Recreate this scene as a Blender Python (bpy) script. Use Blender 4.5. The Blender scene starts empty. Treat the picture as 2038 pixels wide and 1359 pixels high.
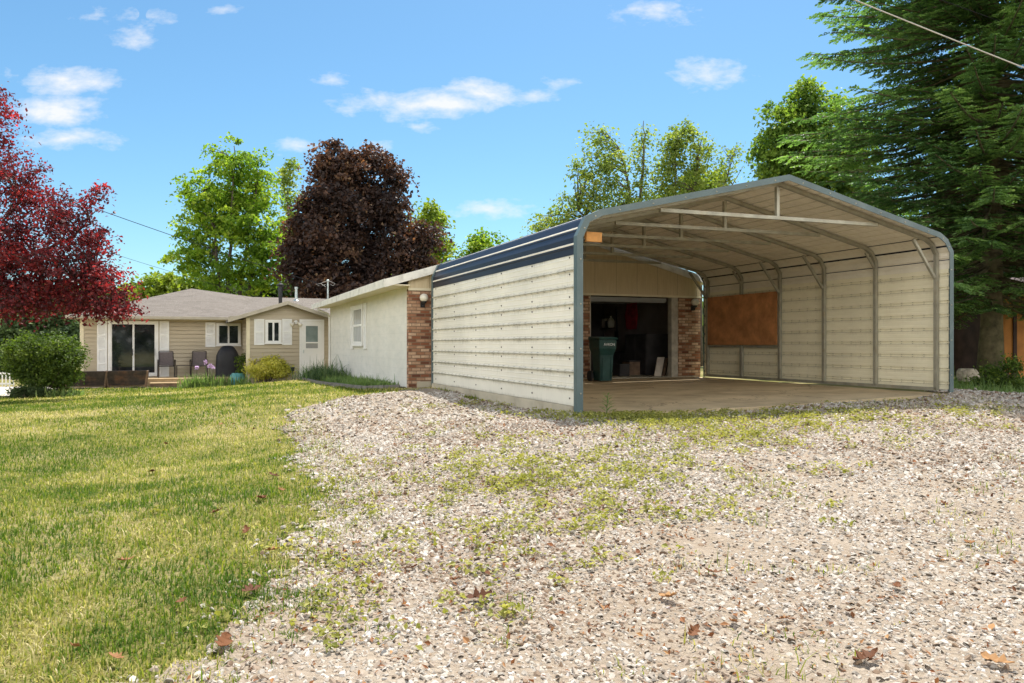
import bpy, bmesh, math, random
import numpy as np
from mathutils import Vector
R = math.radians
rng = np.random.default_rng(7)
random.seed(7)
scene = bpy.context.scene
COL = scene.collection

# ------------------------------------------------------------------ camera
FPX, CX, CY, CAMZ = 1520.0, 1019.0, 685.5, 0.964
cam_d = bpy.data.cameras.new('camera')
cam = bpy.data.objects.new('camera', cam_d)
COL.objects.link(cam)
cam.location = (0, 0, CAMZ)
cam.rotation_euler = (R(90), 0, 0)
cam_d.sensor_width = 36
cam_d.lens = 36 * FPX / 2038
cam_d.shift_y = 6.0 / 2038
cam_d.clip_end = 2000
scene.camera = cam

# ------------------------------------------------------------------ sun and sky
TH = math.atan(624 / FPX)
CT, ST = math.cos(TH), math.sin(TH)
OX, OY = (1147 - CX) * 10.66 / FPX, 10.66          # carport front-left foot
SUN_UVZ = (0.30, 0.38, 1.0)
sx = SUN_UVZ[0] * CT - SUN_UVZ[1] * ST
sy = SUN_UVZ[0] * ST + SUN_UVZ[1] * CT
sun_dir = Vector((sx, sy, 1.0)).normalized()
SUN_EL = math.asin(sun_dir.z)
SUN_ROT = math.atan2(sx, sy)
sun_d = bpy.data.lights.new('sun', 'SUN')
sun_d.energy = 3.8
sun_d.angle = R(0.53)
sun_d.color = (1.0, 0.95, 0.87)
sun = bpy.data.objects.new('sun', sun_d)
COL.objects.link(sun)
sun.rotation_euler = sun_dir.to_track_quat('Z', 'Y').to_euler()

world = bpy.data.worlds.new('World')
scene.world = world
world.use_nodes = True
scene.view_settings.view_transform = 'Standard'
scene.view_settings.look = 'None'
scene.view_settings.gamma = 1
scene.view_settings.exposure = 1.25
SKY_STRENGTH = 0.066

class NT:
    def __init__(self, tree):
        self.t = tree
    def n(self, typ, **kw):
        nd = self.t.nodes.new(typ)
        for k, v in kw.items():
            setattr(nd, k, v)
        return nd
    def link(self, a, b):
        self.t.links.new(a, b)
    def put(self, sock, v):
        if hasattr(v, 'is_output'):
            self.t.links.new(v, sock)
        elif v is not None:
            if isinstance(v, (tuple, list)) and len(v) == 3 and sock.type == 'RGBA':
                v = (*v, 1)
            sock.default_value = v
    def math(self, op, a, b=None, c=None, clamp=False):
        nd = self.n('ShaderNodeMath', operation=op, use_clamp=clamp)
        self.put(nd.inputs[0], a)
        if b is not None: self.put(nd.inputs[1], b)
        if c is not None: self.put(nd.inputs[2], c)
        return nd.outputs[0]
    def mix(self, fac, a, b, blend='MIX'):
        nd = self.n('ShaderNodeMix', data_type='RGBA', blend_type=blend)
        self.put(nd.inputs[0], fac); self.put(nd.inputs[6], a); self.put(nd.inputs[7], b)
        return nd.outputs[2]
    def ramp(self, fac, stops, interp='LINEAR'):
        nd = self.n('ShaderNodeValToRGB')
        cr = nd.color_ramp
        cr.interpolation = interp
        while len(cr.elements) < len(stops):
            cr.elements.new(0.5)
        for e, (p, c) in zip(cr.elements, stops):
            e.position = p
            e.color = (*c, 1) if len(c) == 3 else c
        self.put(nd.inputs[0], fac)
        return nd.outputs[0]
    def noise(self, vec, scale, detail=4, rough=0.55, out=0, dist=0.0):
        nd = self.n('ShaderNodeTexNoise')
        if vec is not None: self.link(vec, nd.inputs['Vector'])
        nd.inputs['Scale'].default_value = scale
        nd.inputs['Detail'].default_value = detail
        nd.inputs['Roughness'].default_value = rough
        nd.inputs['Distortion'].default_value = dist
        return nd.outputs[out]
    def mapping(self, vec, scale=(1, 1, 1), loc=(0, 0, 0), rot=(0, 0, 0)):
        nd = self.n('ShaderNodeMapping')
        self.link(vec, nd.inputs[0])
        nd.inputs['Scale'].default_value = scale
        nd.inputs['Location'].default_value = loc
        nd.inputs['Rotation'].default_value = rot
        return nd.outputs[0]
    def mrange(self, v, a, b, c=0.0, d=1.0):
        nd = self.n('ShaderNodeMapRange')
        self.put(nd.inputs[0], v)
        for i, x in enumerate((a, b, c, d)):
            nd.inputs[i + 1].default_value = x
        return nd.outputs[0]

def build_world():
    T = NT(world.node_tree)
    world.node_tree.nodes.clear()
    out = T.n('ShaderNodeOutputWorld'); bg = T.n('ShaderNodeBackground')
    sky = T.n('ShaderNodeTexSky', sky_type='NISHITA')
    sky.sun_disc = False
    sky.sun_elevation = SUN_EL
    sky.sun_rotation = SUN_ROT
    sky.altitude = 200
    sky.air_density = 1.0; sky.dust_density = 0.8; sky.ozone_density = 2.2
    tc = T.n('ShaderNodeTexCoord')
    sep = T.n('ShaderNodeSeparateXYZ'); T.link(tc.outputs['Generated'], sep.inputs[0])
    yy = T.math('MAXIMUM', sep.outputs[1], 0.05)
    a = T.math('DIVIDE', sep.outputs[0], yy)
    b = T.math('DIVIDE', sep.outputs[2], yy)
    cmb = T.n('ShaderNodeCombineXYZ'); T.link(a, cmb.inputs[0]); T.link(b, cmb.inputs[1])
    n1 = T.noise(T.mapping(cmb.outputs[0], (1.0, 2.2, 1)), 9, 7, 0.6, dist=0.3)
    n2 = T.noise(T.mapping(cmb.outputs[0], (1.0, 2.0, 1), (3, 1, 0)), 30, 5, 0.6)
    total = None
    for (px, py, rx, ry, s) in [(130, 158, 130, 34, .85), (120, 222, 110, 34, .95), (130, 277, 120, 26, .95), (190, 28, 70, 24, .45),
                                (860, 205, 190, 34, 1.0), (960, 188, 110, 30, .9), (1400, 145, 95, 42, .7), (1290, 30, 100, 34, .55),
                                (590, 290, 70, 26, .6), (970, 418, 130, 20, .8), (740, 285, 50, 30, .6), (270, 80, 60, 34, .5), (660, 155, 40, 20, .5), (450, 18, 50, 16, .45), (845, 250, 40, 14, .45), (335, 30, 36, 18, .4), (800, 130, 40, 14, .4), (1100, 165, 50, 16, .4), (1060, 190, 60, 24, .5)]:
        ca, cb = (px - CX) / FPX, (CY - py) / FPX
        dx = T.math('MULTIPLY', T.math('SUBTRACT', a, ca), FPX / rx)
        dy = T.math('MULTIPLY', T.math('SUBTRACT', b, cb), FPX / ry)
        d = T.math('SQRT', T.math('ADD', T.math('MULTIPLY', dx, dx), T.math('MULTIPLY', dy, dy)))
        f = T.math('MULTIPLY', T.mrange(d, 0.0, 1.25, 1.0, 0.0), s)
        total = f if total is None else T.math('MAXIMUM', total, f)
    nn = T.math('ADD', T.math('MULTIPLY', n1, 1.7), T.math('MULTIPLY', n2, 1.15))
    m = T.math('ADD', total, T.math('SUBTRACT', nn, 1.56))
    m = T.mrange(m, 0.10, 0.85, 0.0, 0.92)
    m = T.math('MULTIPLY', m, T.math('GREATER_THAN', total, 0.001))
    # thin haze near the horizon is in the Nishita sky itself
    hs = T.n('ShaderNodeHueSaturation')
    hs.inputs['Saturation'].default_value = 1.06
    hs.inputs['Value'].default_value = 1.0
    T.link(T.mix(1.0, sky.outputs[0], (.78, 1.02, 1.05), 'MULTIPLY'), hs.inputs['Color'])
    col = T.mix(m, hs.outputs[0], tuple(c * .42 / SKY_STRENGTH for c in (1.0, 1.01, 1.03)))
    # unseen bright clouds low behind the camera, added as fill for shaded sides
    c1 = T.noise(T.mapping(tc.outputs['Generated'], (1, 1, 1.7)), 2.6, 6, .58, dist=.4)
    cm = T.mrange(c1, .37, .52, 0, 1)
    ahead = T.mrange(sep.outputs[1], .0, .4, 1, 0)
    high = T.mrange(sep.outputs[2], .45, .8, 1, 0)
    cm = T.math('MULTIPLY', cm, T.math('MULTIPLY', ahead, high))
    col = T.mix(cm, col, tuple(c * 1.38 / SKY_STRENGTH for c in (1.0, .975, .925)))
    T.link(col, bg.inputs[0])
    bg.inputs[1].default_value = SKY_STRENGTH
    T.link(bg.outputs[0], out.inputs[0])
build_world()

# ------------------------------------------------------------------ geometry frames
def F(u, v, z):
    """building frame (u along the fronts, v going back) to world"""
    return (OX + u * CT - v * ST, OY + u * ST + v * CT, z)
def I(x, y, z):
    return (x, y, z)
def toF(x, y):
    dx, dy = x - OX, y - OY
    return dx * CT + dy * ST, -dx * ST + dy * CT
def P(px, py, D):
    return np.array([(px - CX) * D / FPX, D, CAMZ - (py - CY) * D / FPX])
def fp(px, py, v):
    """photo point lying on the plane v = const, as (u, z)"""
    k = (px - CX) / FPX
    Y = (v - OX * ST + OY * CT) / (CT - k * ST)
    u, _ = toF(k * Y, Y)
    return u, CAMZ - (py - CY) * Y / FPX
def sp(px, py, u):
    """photo point lying on the plane u = const, as (v, z)"""
    k = (px - CX) / FPX
    Y = (u + OX * CT + OY * ST) / (k * CT + ST)
    _, v = toF(k * Y, Y)
    return v, CAMZ - (py - CY) * Y / FPX

# terrain heights: thin plate spline through surveyed points
_ctl = []
def C(px, py, D):
    p = P(px, py, D); _ctl.append((p[0], p[1], p[2]))
for a in [(1019, 1359, 3.2), (0, 1359, 3.2), (2038, 1359, 3.2), (1146, 826, 10.6), (1885, 781, 13.5), (858, 771, 17.3), (800, 774, 17.1),
          (655, 752, 27.0), (606, 760, 27.6), (480, 769, 27.3), (330, 774, 26.4), (80, 790, 23), (0, 793, 22), (0, 900, 10), (500, 900, 10),
          (600, 835, 12.6), (760, 792, 14.5), (1000, 850, 9.6), (2038, 832, 11.5), (1700, 803, 12.0), (1290, 838, 10.0), (1430, 828, 10.7), (2038, 783, 16),
          (1950, 762, 19), (1019, 1000, 6.1), (1600, 1000, 6.1), (300, 1000, 6.6), (200, 775, 25.5)]:
    C(*a)
for (u, v, z) in [(2, 3, -.1), (5.5, 3, -.06), (3.6, 6.5, -.06), (3.6, .8, -.09), (1.2, .6, -.10), (6.2, .8, -.0), (3, 12, -.1), (3, 18, -.3), (-1, 12, -.12)]:
    x, y, _ = F(u, v, 0); _ctl.append((x, y, z))
for k in range(14):
    a = 2 * math.pi * k / 14
    _ctl.append((70 * math.cos(a), 15 + 70 * math.sin(a), -.5))
_ctl += [(0, -6, -.5), (-8, -4, -.5), (8, -4, -.5), (18, 20, .0), (22, 30, -.1), (-25, 25, -.6), (-12, 10, -.5), (12, 6, -.35), (0, 42, -.4), (-15, 40, -.5), (18, 10, -.15)]
_ctl = np.array(_ctl)
def _tps():
    n = len(_ctl); X = _ctl[:, :2] / 10
    d = np.linalg.norm(X[:, None] - X[None], axis=2)
    K = np.where(d > 0, d * d * np.log(np.maximum(d, 1e-9)), 0) + np.eye(n) * 1e-3
    Pm = np.hstack([np.ones((n, 1)), X])
    A = np.zeros((n + 3, n + 3)); A[:n, :n] = K; A[:n, n:] = Pm; A[n:, :n] = Pm.T
    return np.linalg.solve(A, np.concatenate([_ctl[:, 2], np.zeros(3)])), X
_W, _X = _tps()
def _hash(ix, iy, s):
    h = np.sin(ix * 127.1 + iy * 311.7 + s * 74.7) * 43758.5453
    return h - np.floor(h)
def vnoise(x, y, s=0):
    x = np.asarray(x, float); y = np.asarray(y, float)
    ix, iy = np.floor(x), np.floor(y); fx, fy = x - ix, y - iy
    fx = fx * fx * (3 - 2 * fx); fy = fy * fy * (3 - 2 * fy)
    a = _hash(ix, iy, s); b = _hash(ix + 1, iy, s); c = _hash(ix, iy + 1, s); d = _hash(ix + 1, iy + 1, s)
    return (a * (1 - fx) + b * fx) * (1 - fy) + (c * (1 - fx) + d * fx) * fy
def fbm(x, y, s=0, o=3):
    t, amp, tot = 0, 1, 0
    for i in range(o):
        t = t + amp * vnoise(x * 2 ** i, y * 2 ** i, s + i * 13); tot += amp; amp *= .55
    return t / tot
def H(x, y):
    x = np.asarray(x, float); y = np.asarray(y, float)
    shp = x.shape
    q = np.stack([x.ravel(), y.ravel()], 1) / 10
    out = np.zeros(len(q))
    for i in range(0, len(q), 20000):
        s = q[i:i + 20000]
        d = np.linalg.norm(s[:, None] - _X[None], axis=2)
        U = np.where(d > 0, d * d * np.log(np.maximum(d, 1e-9)), 0)
        out[i:i + 20000] = U @ _W[:-3] + _W[-3] + s @ _W[-2:]
    r = np.hypot(q[:, 0], q[:, 1] - 1.5)
    f = np.clip((r - 4.0) / 2.5, 0, 1)
    out = out * (1 - f) + (-.5) * f
    out += (fbm(q[:, 0] * 10 * 1.3, q[:, 1] * 10 * 1.3, 5) - .5) * .03 * (1 - f)
    return out.reshape(shp)
def gz(x, y):
    return float(H(np.array([x]), np.array([y]))[0])
def gpix(px, py):
    """where a photo point meets the terrain"""
    D = np.linspace(1.5, 60, 3000)
    X = (px - CX) * D / FPX; Z = CAMZ - (py - CY) * D / FPX
    h = H(X, D)
    i = int(np.argmax(Z < h))
    return float(X[i]), float(D[i]), float(h[i])

# ------------------------------------------------------------------ object helpers
def tag(o, label=None, cat=None, group=None, kind=None):
    if label: o['label'] = label
    if cat: o['category'] = cat
    if group: o['group'] = group
    if kind: o['kind'] = kind
    return o
def thing(name, loc, label, cat, group=None):
    o = bpy.data.objects.new(name, None)
    COL.objects.link(o); o.location = loc; o.empty_display_size = .2
    return tag(o, label, cat, group)
_wloc = {}
def origin_of(o):
    v = Vector((0, 0, 0))
    while o is not None:
        v = v + Vector(o.location); o = o.parent
    return v
def mesh_np(name, V, faces, mat, parent=None, attrs=None, smooth=False, uv=None, sizes=None):
    """faces: (M,k) array, or flat loop indices with sizes"""
    V = np.asarray(V, float)
    if parent is not None:
        V = V - np.array(origin_of(parent))
    me = bpy.data.meshes.new(name)
    faces = np.asarray(faces, np.int32)
    if sizes is None:
        sizes = np.full(len(faces), faces.shape[1], np.int32)
    loops = faces.ravel()
    starts = np.concatenate([[0], np.cumsum(sizes)[:-1]]).astype(np.int32)
    me.vertices.add(len(V)); me.loops.add(len(loops)); me.polygons.add(len(sizes))
    me.vertices.foreach_set('co', V.astype(np.float32).ravel())
    me.loops.foreach_set('vertex_index', loops)
    me.polygons.foreach_set('loop_start', starts)
    me.polygons.foreach_set('use_smooth', np.full(len(sizes), bool(smooth)))
    me.update(calc_edges=True)
    if uv is not None:
        l = me.uv_layers.new(name='UVMap')
        l.data.foreach_set('uv', np.asarray(uv, np.float32)[loops].ravel())
    for k, a in (attrs or {}).items():
        at = me.attributes.new(k, 'FLOAT', 'POINT')
        at.data.foreach_set('value', np.asarray(a, np.float32))
    if mat: me.materials.append(mat)
    o = bpy.data.objects.new(name, me)
    COL.objects.link(o)
    o.parent = parent
    return o

class MB:
    """collects shapes given in a frame; builds them as one mesh object"""
    def __init__(self, T=F):
        self.T = T; self.v = []; self.f = []
    def _add(self, vs, fs):
        b = len(self.v); self.v += [tuple(map(float, p)) for p in vs]
        self.f += [tuple(b + i for i in f) for f in fs]
        return self
    def box(self, a0, a1, b0, b1, c0, c1):
        vs = [(x, y, z) for x in (a0, a1) for y in (b0, b1) for z in (c0, c1)]
        return self._add(vs, [(0, 1, 3, 2), (4, 6, 7, 5), (0, 4, 5, 1), (2, 3, 7, 6), (0, 2, 6, 4), (1, 5, 7, 3)])
    def poly(self, pts):
        return self._add(pts, [tuple(range(len(pts)))])
    def hexa(self, A, B):
        """two matching rings of points bridged and capped"""
        n = len(A)
        return self._add(list(A) + list(B), [tuple(range(n))[::-1], tuple(range(n, 2 * n))] + [(i, (i + 1) % n, n + (i + 1) % n, n + i) for i in range(n)])
    def bar(self, p, q, w, h, up=(0, 0, 1)):
        p, q, up = Vector(p), Vector(q), Vector(up)
        d = (q - p).normalized()
        s = d.cross(up)
        if s.length < 1e-4: s = d.cross(Vector((1, 0, 0)))
        s.normalize(); t = s.cross(d).normalized()
        A = [p + s * a * w / 2 + t * b * h / 2 for a, b in ((-1, -1), (1, -1), (1, 1), (-1, 1))]
        return self.hexa(A, [x + (q - p) for x in A])
    def tube(self, pts, r, n=8, cap=True):
        pts = [Vector(p) for p in pts]
        rs = r if isinstance(r, (list, tuple)) else [r] * len(pts)
        vs, ref = [], None
        for i, p in enumerate(pts):
            d = (pts[min(i + 1, len(pts) - 1)] - pts[max(i - 1, 0)]).normalized()
            if ref is None:
                ref = d.orthogonal().normalized()
            ref = (ref - d * ref.dot(d)).normalized()
            bi = d.cross(ref)
            for k in range(n):
                a = 2 * math.pi * k / n
                vs.append(p + (ref * math.cos(a) + bi * math.sin(a)) * rs[i])
        fs = [(i * n + k, i * n + (k + 1) % n, (i + 1) * n + (k + 1) % n, (i + 1) * n + k) for i in range(len(pts) - 1) for k in range(n)]
        if cap:
            fs += [tuple(range(n))[::-1], tuple((len(pts) - 1) * n + k for k in range(n))]
        return self._add(vs, fs)
    def lathe(self, c, prof, n=16):
        vs, fs = [], []
        for (r, z) in prof:
            for k in range(n):
                a = 2 * math.pi * k / n
                vs.append((c[0] + r * math.cos(a), c[1] + r * math.sin(a), c[2] + z))
        m = len(prof)
        fs = [(i * n + k, i * n + (k + 1) % n, (i + 1) * n + (k + 1) % n, (i + 1) * n + k) for i in range(m - 1) for k in range(n)]
        fs += [tuple(range(n))[::-1], tuple((m - 1) * n + k for k in range(n))]
        return self._add(vs, fs)
    def sweep_uz(self, path, w, h, v):
        """square tube following a path of (u, z) points at depth v"""
        n = len(path)
        A = []
        for i in range(n):
            p0 = Vector(path[max(i - 1, 0)]); p1 = Vector(path[min(i + 1, n - 1)])
            d = (p1 - p0).normalized(); nn = Vector((-d.y, d.x))
            p = Vector(path[i])
            for (a, b) in ((-1, -1), (1, -1), (1, 1), (-1, 1)):
                q = p + nn * a * w / 2
                A.append((q.x, v + b * h / 2, q.y))
        fs = [(i * 4 + k, i * 4 + (k + 1) % 4, (i + 1) * 4 + (k + 1) % 4, (i + 1) * 4 + k) for i in range(n - 1) for k in range(4)]
        fs += [(3, 2, 1, 0), tuple((n - 1) * 4 + k for k in range(4))]
        return self._add(A, fs)
    def build(self, name, mat, parent=None, bevel=0.0, smooth=False, solid=0.0):
        W = np.array([self.T(*p) for p in self.v])
        loops = np.concatenate([np.array(f) for f in self.f]); sizes = np.array([len(f) for f in self.f])
        L = np.array(self.v)
        o = mesh_np(name, W, loops, mat, parent, sizes=sizes, smooth=smooth)
        me = o.data
        # box-projected coordinates in metres, in the frame of the thing
        uvl = me.uv_layers.new(name='UVMap')
        uv = np.zeros((len(loops), 2), np.float32); i = 0
        for f in self.f:
            p = L[list(f)]
            nrm = np.zeros(3)
            for a in range(1, len(f) - 1):
                nrm += np.cross(p[a] - p[0], p[a + 1] - p[0])
            k = int(np.argmax(np.abs(nrm)))
            ax = {0: (1, 2), 1: (0, 2), 2: (0, 1)}[k]
            uv[i:i + len(f)] = p[:, ax]; i += len(f)
        uvl.data.foreach_set('uv', uv.ravel())
        bm = bmesh.new(); bm.from_mesh(me)
        bmesh.ops.recalc_face_normals(bm, faces=bm.faces)
        if bevel:
            bmesh.ops.remove_doubles(bm, verts=bm.verts, dist=1e-5)
            bmesh.ops.bevel(bm, geom=[e for e in bm.edges if len(e.link_faces) == 2 and e.calc_face_angle(0) > .5], offset=bevel, segments=2, affect='EDGES', clamp_overlap=True)
        bm.to_mesh(me); bm.free()
        if solid:
            md = o.modifiers.new('solid', 'SOLIDIFY'); md.thickness = solid; md.offset = 0
        return o
def copy_tree(o, parent=None):
    c = o.copy(); COL.objects.link(c); c.parent = parent
    for ch in list(o.children): copy_tree(ch, c)
    return c
def Froot(name, u, v, z, label, cat, group=None):
    return thing(name, F(u, v, z), label, cat, group)

# ------------------------------------------------------------------ materials
MAT = {}
def newmat(name):
    m = bpy.data.materials.new(name); m.use_nodes = True
    T = NT(m.node_tree); b = m.node_tree.nodes['Principled BSDF']
    MAT[name] = m
    return m, T, b
def pos(T):
    return T.n('ShaderNodeNewGeometry').outputs['Position']
def uvc(T):
    return T.n('ShaderNodeTexCoord').outputs['UV']
def bump(T, b, h, strength=.3, dist=.02):
    n = T.n('ShaderNodeBump')
    n.inputs['Strength'].default_value = strength; n.inputs['Distance'].default_value = dist
    T.put(n.inputs['Height'], h); T.link(n.outputs[0], b.inputs['Normal'])
def simple(name, c, rough=.6, var=.25, scale=6, metal=0, bumps=0, bscale=40, spec=.4, dirt=None, dirt_amt=.5, dirt_scale=2.0):
    m, T, b = newmat(name)
    p = pos(T)
    n = T.noise(p, scale, 5)
    lo = tuple(x * (1 - var) for x in c); hi = tuple(min(1, x * (1 + var)) for x in c)
    col = T.ramp(n, [(.3, lo), (.7, hi)])
    if dirt:
        d = T.mrange(T.noise(p, dirt_scale, 7, .65), .52, .75, 0, dirt_amt)
        col = T.mix(d, col, dirt)
    T.link(col, b.inputs['Base Color'])
    b.inputs['Roughness'].default_value = rough; b.inputs['Metallic'].default_value = metal
    b.inputs['Specular IOR Level'].default_value = spec
    if bumps: bump(T, b, T.noise(p, bscale, 4), bumps, .01)
    return m
def foliage(name, stops, trans=.45, tcol=None, rough=.55, spec=.25):
    """leaf colour varies from leaf to leaf (rnd) and from spray to spray (clump)"""
    m, T, b = newmat(name)
    a1 = T.n('ShaderNodeAttribute', attribute_name='rnd'); a2 = T.n('ShaderNodeAttribute', attribute_name='clump')
    f = T.math('ADD', T.math('MULTIPLY', a1.outputs['Fac'], .5), T.math('MULTIPLY', a2.outputs['Fac'], .5))
    col = T.ramp(f, stops)
    T.link(col, b.inputs['Base Color']); b.inputs['Roughness'].default_value = rough
    b.inputs['Specular IOR Level'].default_value = spec
    tr = T.n('ShaderNodeBsdfTranslucent')
    T.link(T.mix(1.0, col, tcol or (1.5, 1.6, .7), 'MULTIPLY'), tr.inputs['Color'])
    mx = T.n('ShaderNodeMixShader'); mx.inputs[0].default_value = trans
    T.link(b.outputs[0], mx.inputs[1]); T.link(tr.outputs[0], mx.inputs[2])
    T.link(mx.outputs[0], m.node_tree.nodes['Material Output'].inputs[0])
    return m

def panel_mat(name, base, stain_shade, amt, rough=.45, rust=0.0, z0=.1, gap=.2397, line=.9):
    """painted ribbed steel with mildew that collects along the ribs and runs down in short streaks, plus a painted rib line of grime and shadow"""
    m, T, b = newmat(name)
    uv = uvc(T); p = pos(T)
    sep = T.n('ShaderNodeSeparateXYZ'); T.link(uv, sep.inputs[0])
    k = T.math('FRACT', T.math('DIVIDE', T.math('SUBTRACT', sep.outputs[1], z0), gap))
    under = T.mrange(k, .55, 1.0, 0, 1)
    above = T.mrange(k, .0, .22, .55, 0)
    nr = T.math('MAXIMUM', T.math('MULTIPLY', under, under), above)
    st = T.noise(T.mapping(uv, (9, 1.2, 1)), 3, 6, .65)
    bl = T.noise(T.mapping(uv, (1, 1.3, 1)), 1.1, 6, .65)
    d = T.math('MULTIPLY', T.mrange(bl, .42, .66, .25, 1), T.mrange(T.math('ADD', T.math('MULTIPLY', nr, .55), T.math('MULTIPLY', st, .6)), .33, .76, 0, 1))
    d = T.math('MULTIPLY', d, amt)
    ln = T.math('MULTIPLY', T.math('MULTIPLY', T.mrange(k, .90, .95, 0, 1), T.mrange(k, .975, 1.0, 1, 0)), T.mrange(st, .3, .6, .85 * line, line))  # thin dark line at each rib: groove shadow painted in, with grime
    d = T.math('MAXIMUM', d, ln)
    big = T.noise(p, 1.0, 5)
    col = T.mix(T.mrange(big, .35, .7, 0, 1), base, tuple(x * .86 for x in base))
    col = T.mix(d, col, stain_shade)
    if rust:
        rr = T.math('MULTIPLY', T.mrange(T.noise(T.mapping(uv, (1.5, 6, 1), (5, 2, 0)), 2.2, 6, .7), .5, .75, 0, 1), rust)
        col = T.mix(rr, col, (.36, .25, .12))
    T.link(col, b.inputs['Base Color'])
    b.inputs['Roughness'].default_value = rough
    b.inputs['Specular IOR Level'].default_value = .35
    bump(T, b, T.noise(T.mapping(uv, (.7, .9, 1)), 2.2, 3), .22, .05)
    return m
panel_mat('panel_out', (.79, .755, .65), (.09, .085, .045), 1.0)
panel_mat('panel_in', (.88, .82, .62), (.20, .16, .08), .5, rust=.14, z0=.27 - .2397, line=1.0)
panel_mat('liner', (.86, .80, .68), (.2, .15, .08), .18, rust=.25, z0=0, line=0)

def build_mats():
    simple('trim_blue', (.085, .122, .125), .42, .12, 3, dirt=(.25, .27, .26), dirt_amt=.4)
    m, T, b = newmat('roof_blue')
    n = T.noise(T.mapping(pos(T), (1, 1, 3)), 2, 5)
    T.link(T.ramp(n, [(.3, (.008, .011, .024)), (.7, (.017, .021, .036))]), b.inputs['Base Color'])
    b.inputs['Roughness'].default_value = .42; b.inputs['Specular IOR Level'].default_value = .3
    simple('galvanized', (.34, .325, .26), .5, .2, 5, metal=.3, dirt=(.3, .24, .14), dirt_amt=.6, dirt_scale=4)
    simple('screw_metal', (.06, .05, .04), .5, .3, 30)
    simple('plywood', (.46, .20, .075), .75, .32, 4, bumps=.15, dirt=(.24, .13, .05), dirt_amt=.5, dirt_scale=5)
    simple('lumber', (.62, .30, .09), .7, .2, 9, bumps=.2)
    simple('weathered_wood', (.20, .13, .085), .85, .35, 6, bumps=.3)
    simple('dark_wood', (.055, .042, .036), .85, .4, 6, bumps=.3, dirt=(.16, .07, .03), dirt_amt=.7, dirt_scale=3)
    simple('deck_wood', (.47, .34, .19), .8, .22, 5, bumps=.2)
    simple('concrete', (.45, .40, .30), .85, .18, 2, bumps=.3, bscale=60, dirt=(.19, .14, .07), dirt_amt=.75, dirt_scale=1.1)
    simple('concrete_pale', (.55, .50, .43), .85, .18, 3, bumps=.3, bscale=60, dirt=(.3, .25, .18), dirt_amt=.6)
    simple('block_yellow', (.52, .40, .17), .85, .25, 7, bumps=.4, bscale=60, dirt=(.12, .09, .04), dirt_amt=.8, dirt_scale=3)
    simple('slab', (.48, .37, .22), .7, .25, 1.4, bumps=.25, bscale=30, dirt=(.22, .15, .075), dirt_amt=.75, dirt_scale=.9)
    simple('white_paint', (.80, .79, .76), .45, .06, 4, dirt=(.5, .47, .4), dirt_amt=.25)
    simple('fascia_white', (.74, .71, .63), .6, .1, 5, dirt=(.28, .25, .2), dirt_amt=.75, dirt_scale=3.5)
    simple('cream_trim', (.72, .64, .46), .55, .08, 4)
    simple('trim_tan', (.44, .39, .30), .6, .12, 4)
    simple('roof_membrane', (.45, .45, .46), .5, .15, 3)
    simple('frame_wood', (.42, .38, .31), .7, .25, 6, bumps=.2, dirt=(.2, .16, .1), dirt_amt=.5)
    simple('black_iron', (.015, .015, .016), .45, .3, 8)
    simple('dark_cloth', (.018, .019, .024), .55, .35, 3, bumps=.4, bscale=9)
    simple('sling', (.13, .105, .10), .8, .15, 20)
    simple('chair_metal', (.03, .024, .022), .4, .2, 8)
    simple('galv_pipe', (.50, .55, .53), .35, .15, 8, metal=.5)
    simple('grey_plastic', (.30, .30, .29), .5, .1, 5)
    simple('teal_plastic', (.09, .30, .30), .4, .2, 6)
    simple('cart_green', (.012, .052, .045), .42, .18, 4, dirt=(.06, .1, .09), dirt_amt=.4)
    simple('rubber', (.02, .02, .02), .8, .2, 8)
    simple('letter_white', (.8, .8, .78), .5, .05, 5)
    simple('bark', (.085, .065, .05), .9, .4, 8, bumps=.8, bscale=18)
    simple('bark_moss', (.12, .10, .055), .9, .5, 6, bumps=1, bscale=14, dirt=(.10, .12, .04), dirt_amt=.8, dirt_scale=4)
    simple('birch_bark', (.10, .085, .06), .9, .4, 8)
    simple('wire_black', (.03, .03, .032), .9, .1, 4, spec=.0)
    simple('wire_grey', (.42, .40, .37), .9, .1, 4, spec=.0)
    simple('stone_pale', (.44, .38, .30), .9, .3, 14, bumps=.8, bscale=30)
    simple('shed_orange', (.50, .20, .045), .7, .2, 3, dirt=(.3, .12, .03), dirt_amt=.6)
    simple('shed_dark', (.055, .030, .026), .8, .4, 3)
    simple('interior_wall', (.27, .22, .20), .8, .2, 2)
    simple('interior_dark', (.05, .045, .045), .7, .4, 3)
    simple('red_cloth', (.40, .03, .045), .8, .3, 5)
    simple('board_white', (.60, .52, .43), .7, .12, 6, dirt=(.25, .12, .06), dirt_amt=.6, dirt_scale=5)
    simple('bulb_glass', (.75, .70, .58), .3, .05, 5)
    simple('petal', (.62, .44, .66), .6, .25, 40)
    simple('edging', (.16, .15, .13), .8, .3, 8)
    simple('mulch', (.13, .10, .075), .95, .5, 30, bumps=.8, bscale=60)
    m = MAT['slab']; T = NT(m.node_tree); b = m.node_tree.nodes['Principled BSDF']
    vo = T.n('ShaderNodeTexVoronoi', feature='DISTANCE_TO_EDGE'); p = pos(T)
    wob = T.n('ShaderNodeVectorMath', operation='ADD'); T.link(p, wob.inputs[0]); T.link(T.noise(p, 1.5, 4, .6, out=1), wob.inputs[1])
    T.link(wob.outputs[0], vo.inputs['Vector']); vo.inputs['Scale'].default_value = .33
    old = b.inputs['Base Color'].links[0].from_socket
    st = T.mrange(T.noise(p, 2.6, 5, .7), .60, .72, 0, .6)
    c1 = T.mix(st, old, (.09, .06, .035))
    T.link(T.mix(T.math('MULTIPLY', T.math('LESS_THAN', vo.outputs['Distance'], .003), .7), c1, (.05, .035, .02)), b.inputs['Base Color'])
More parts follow.
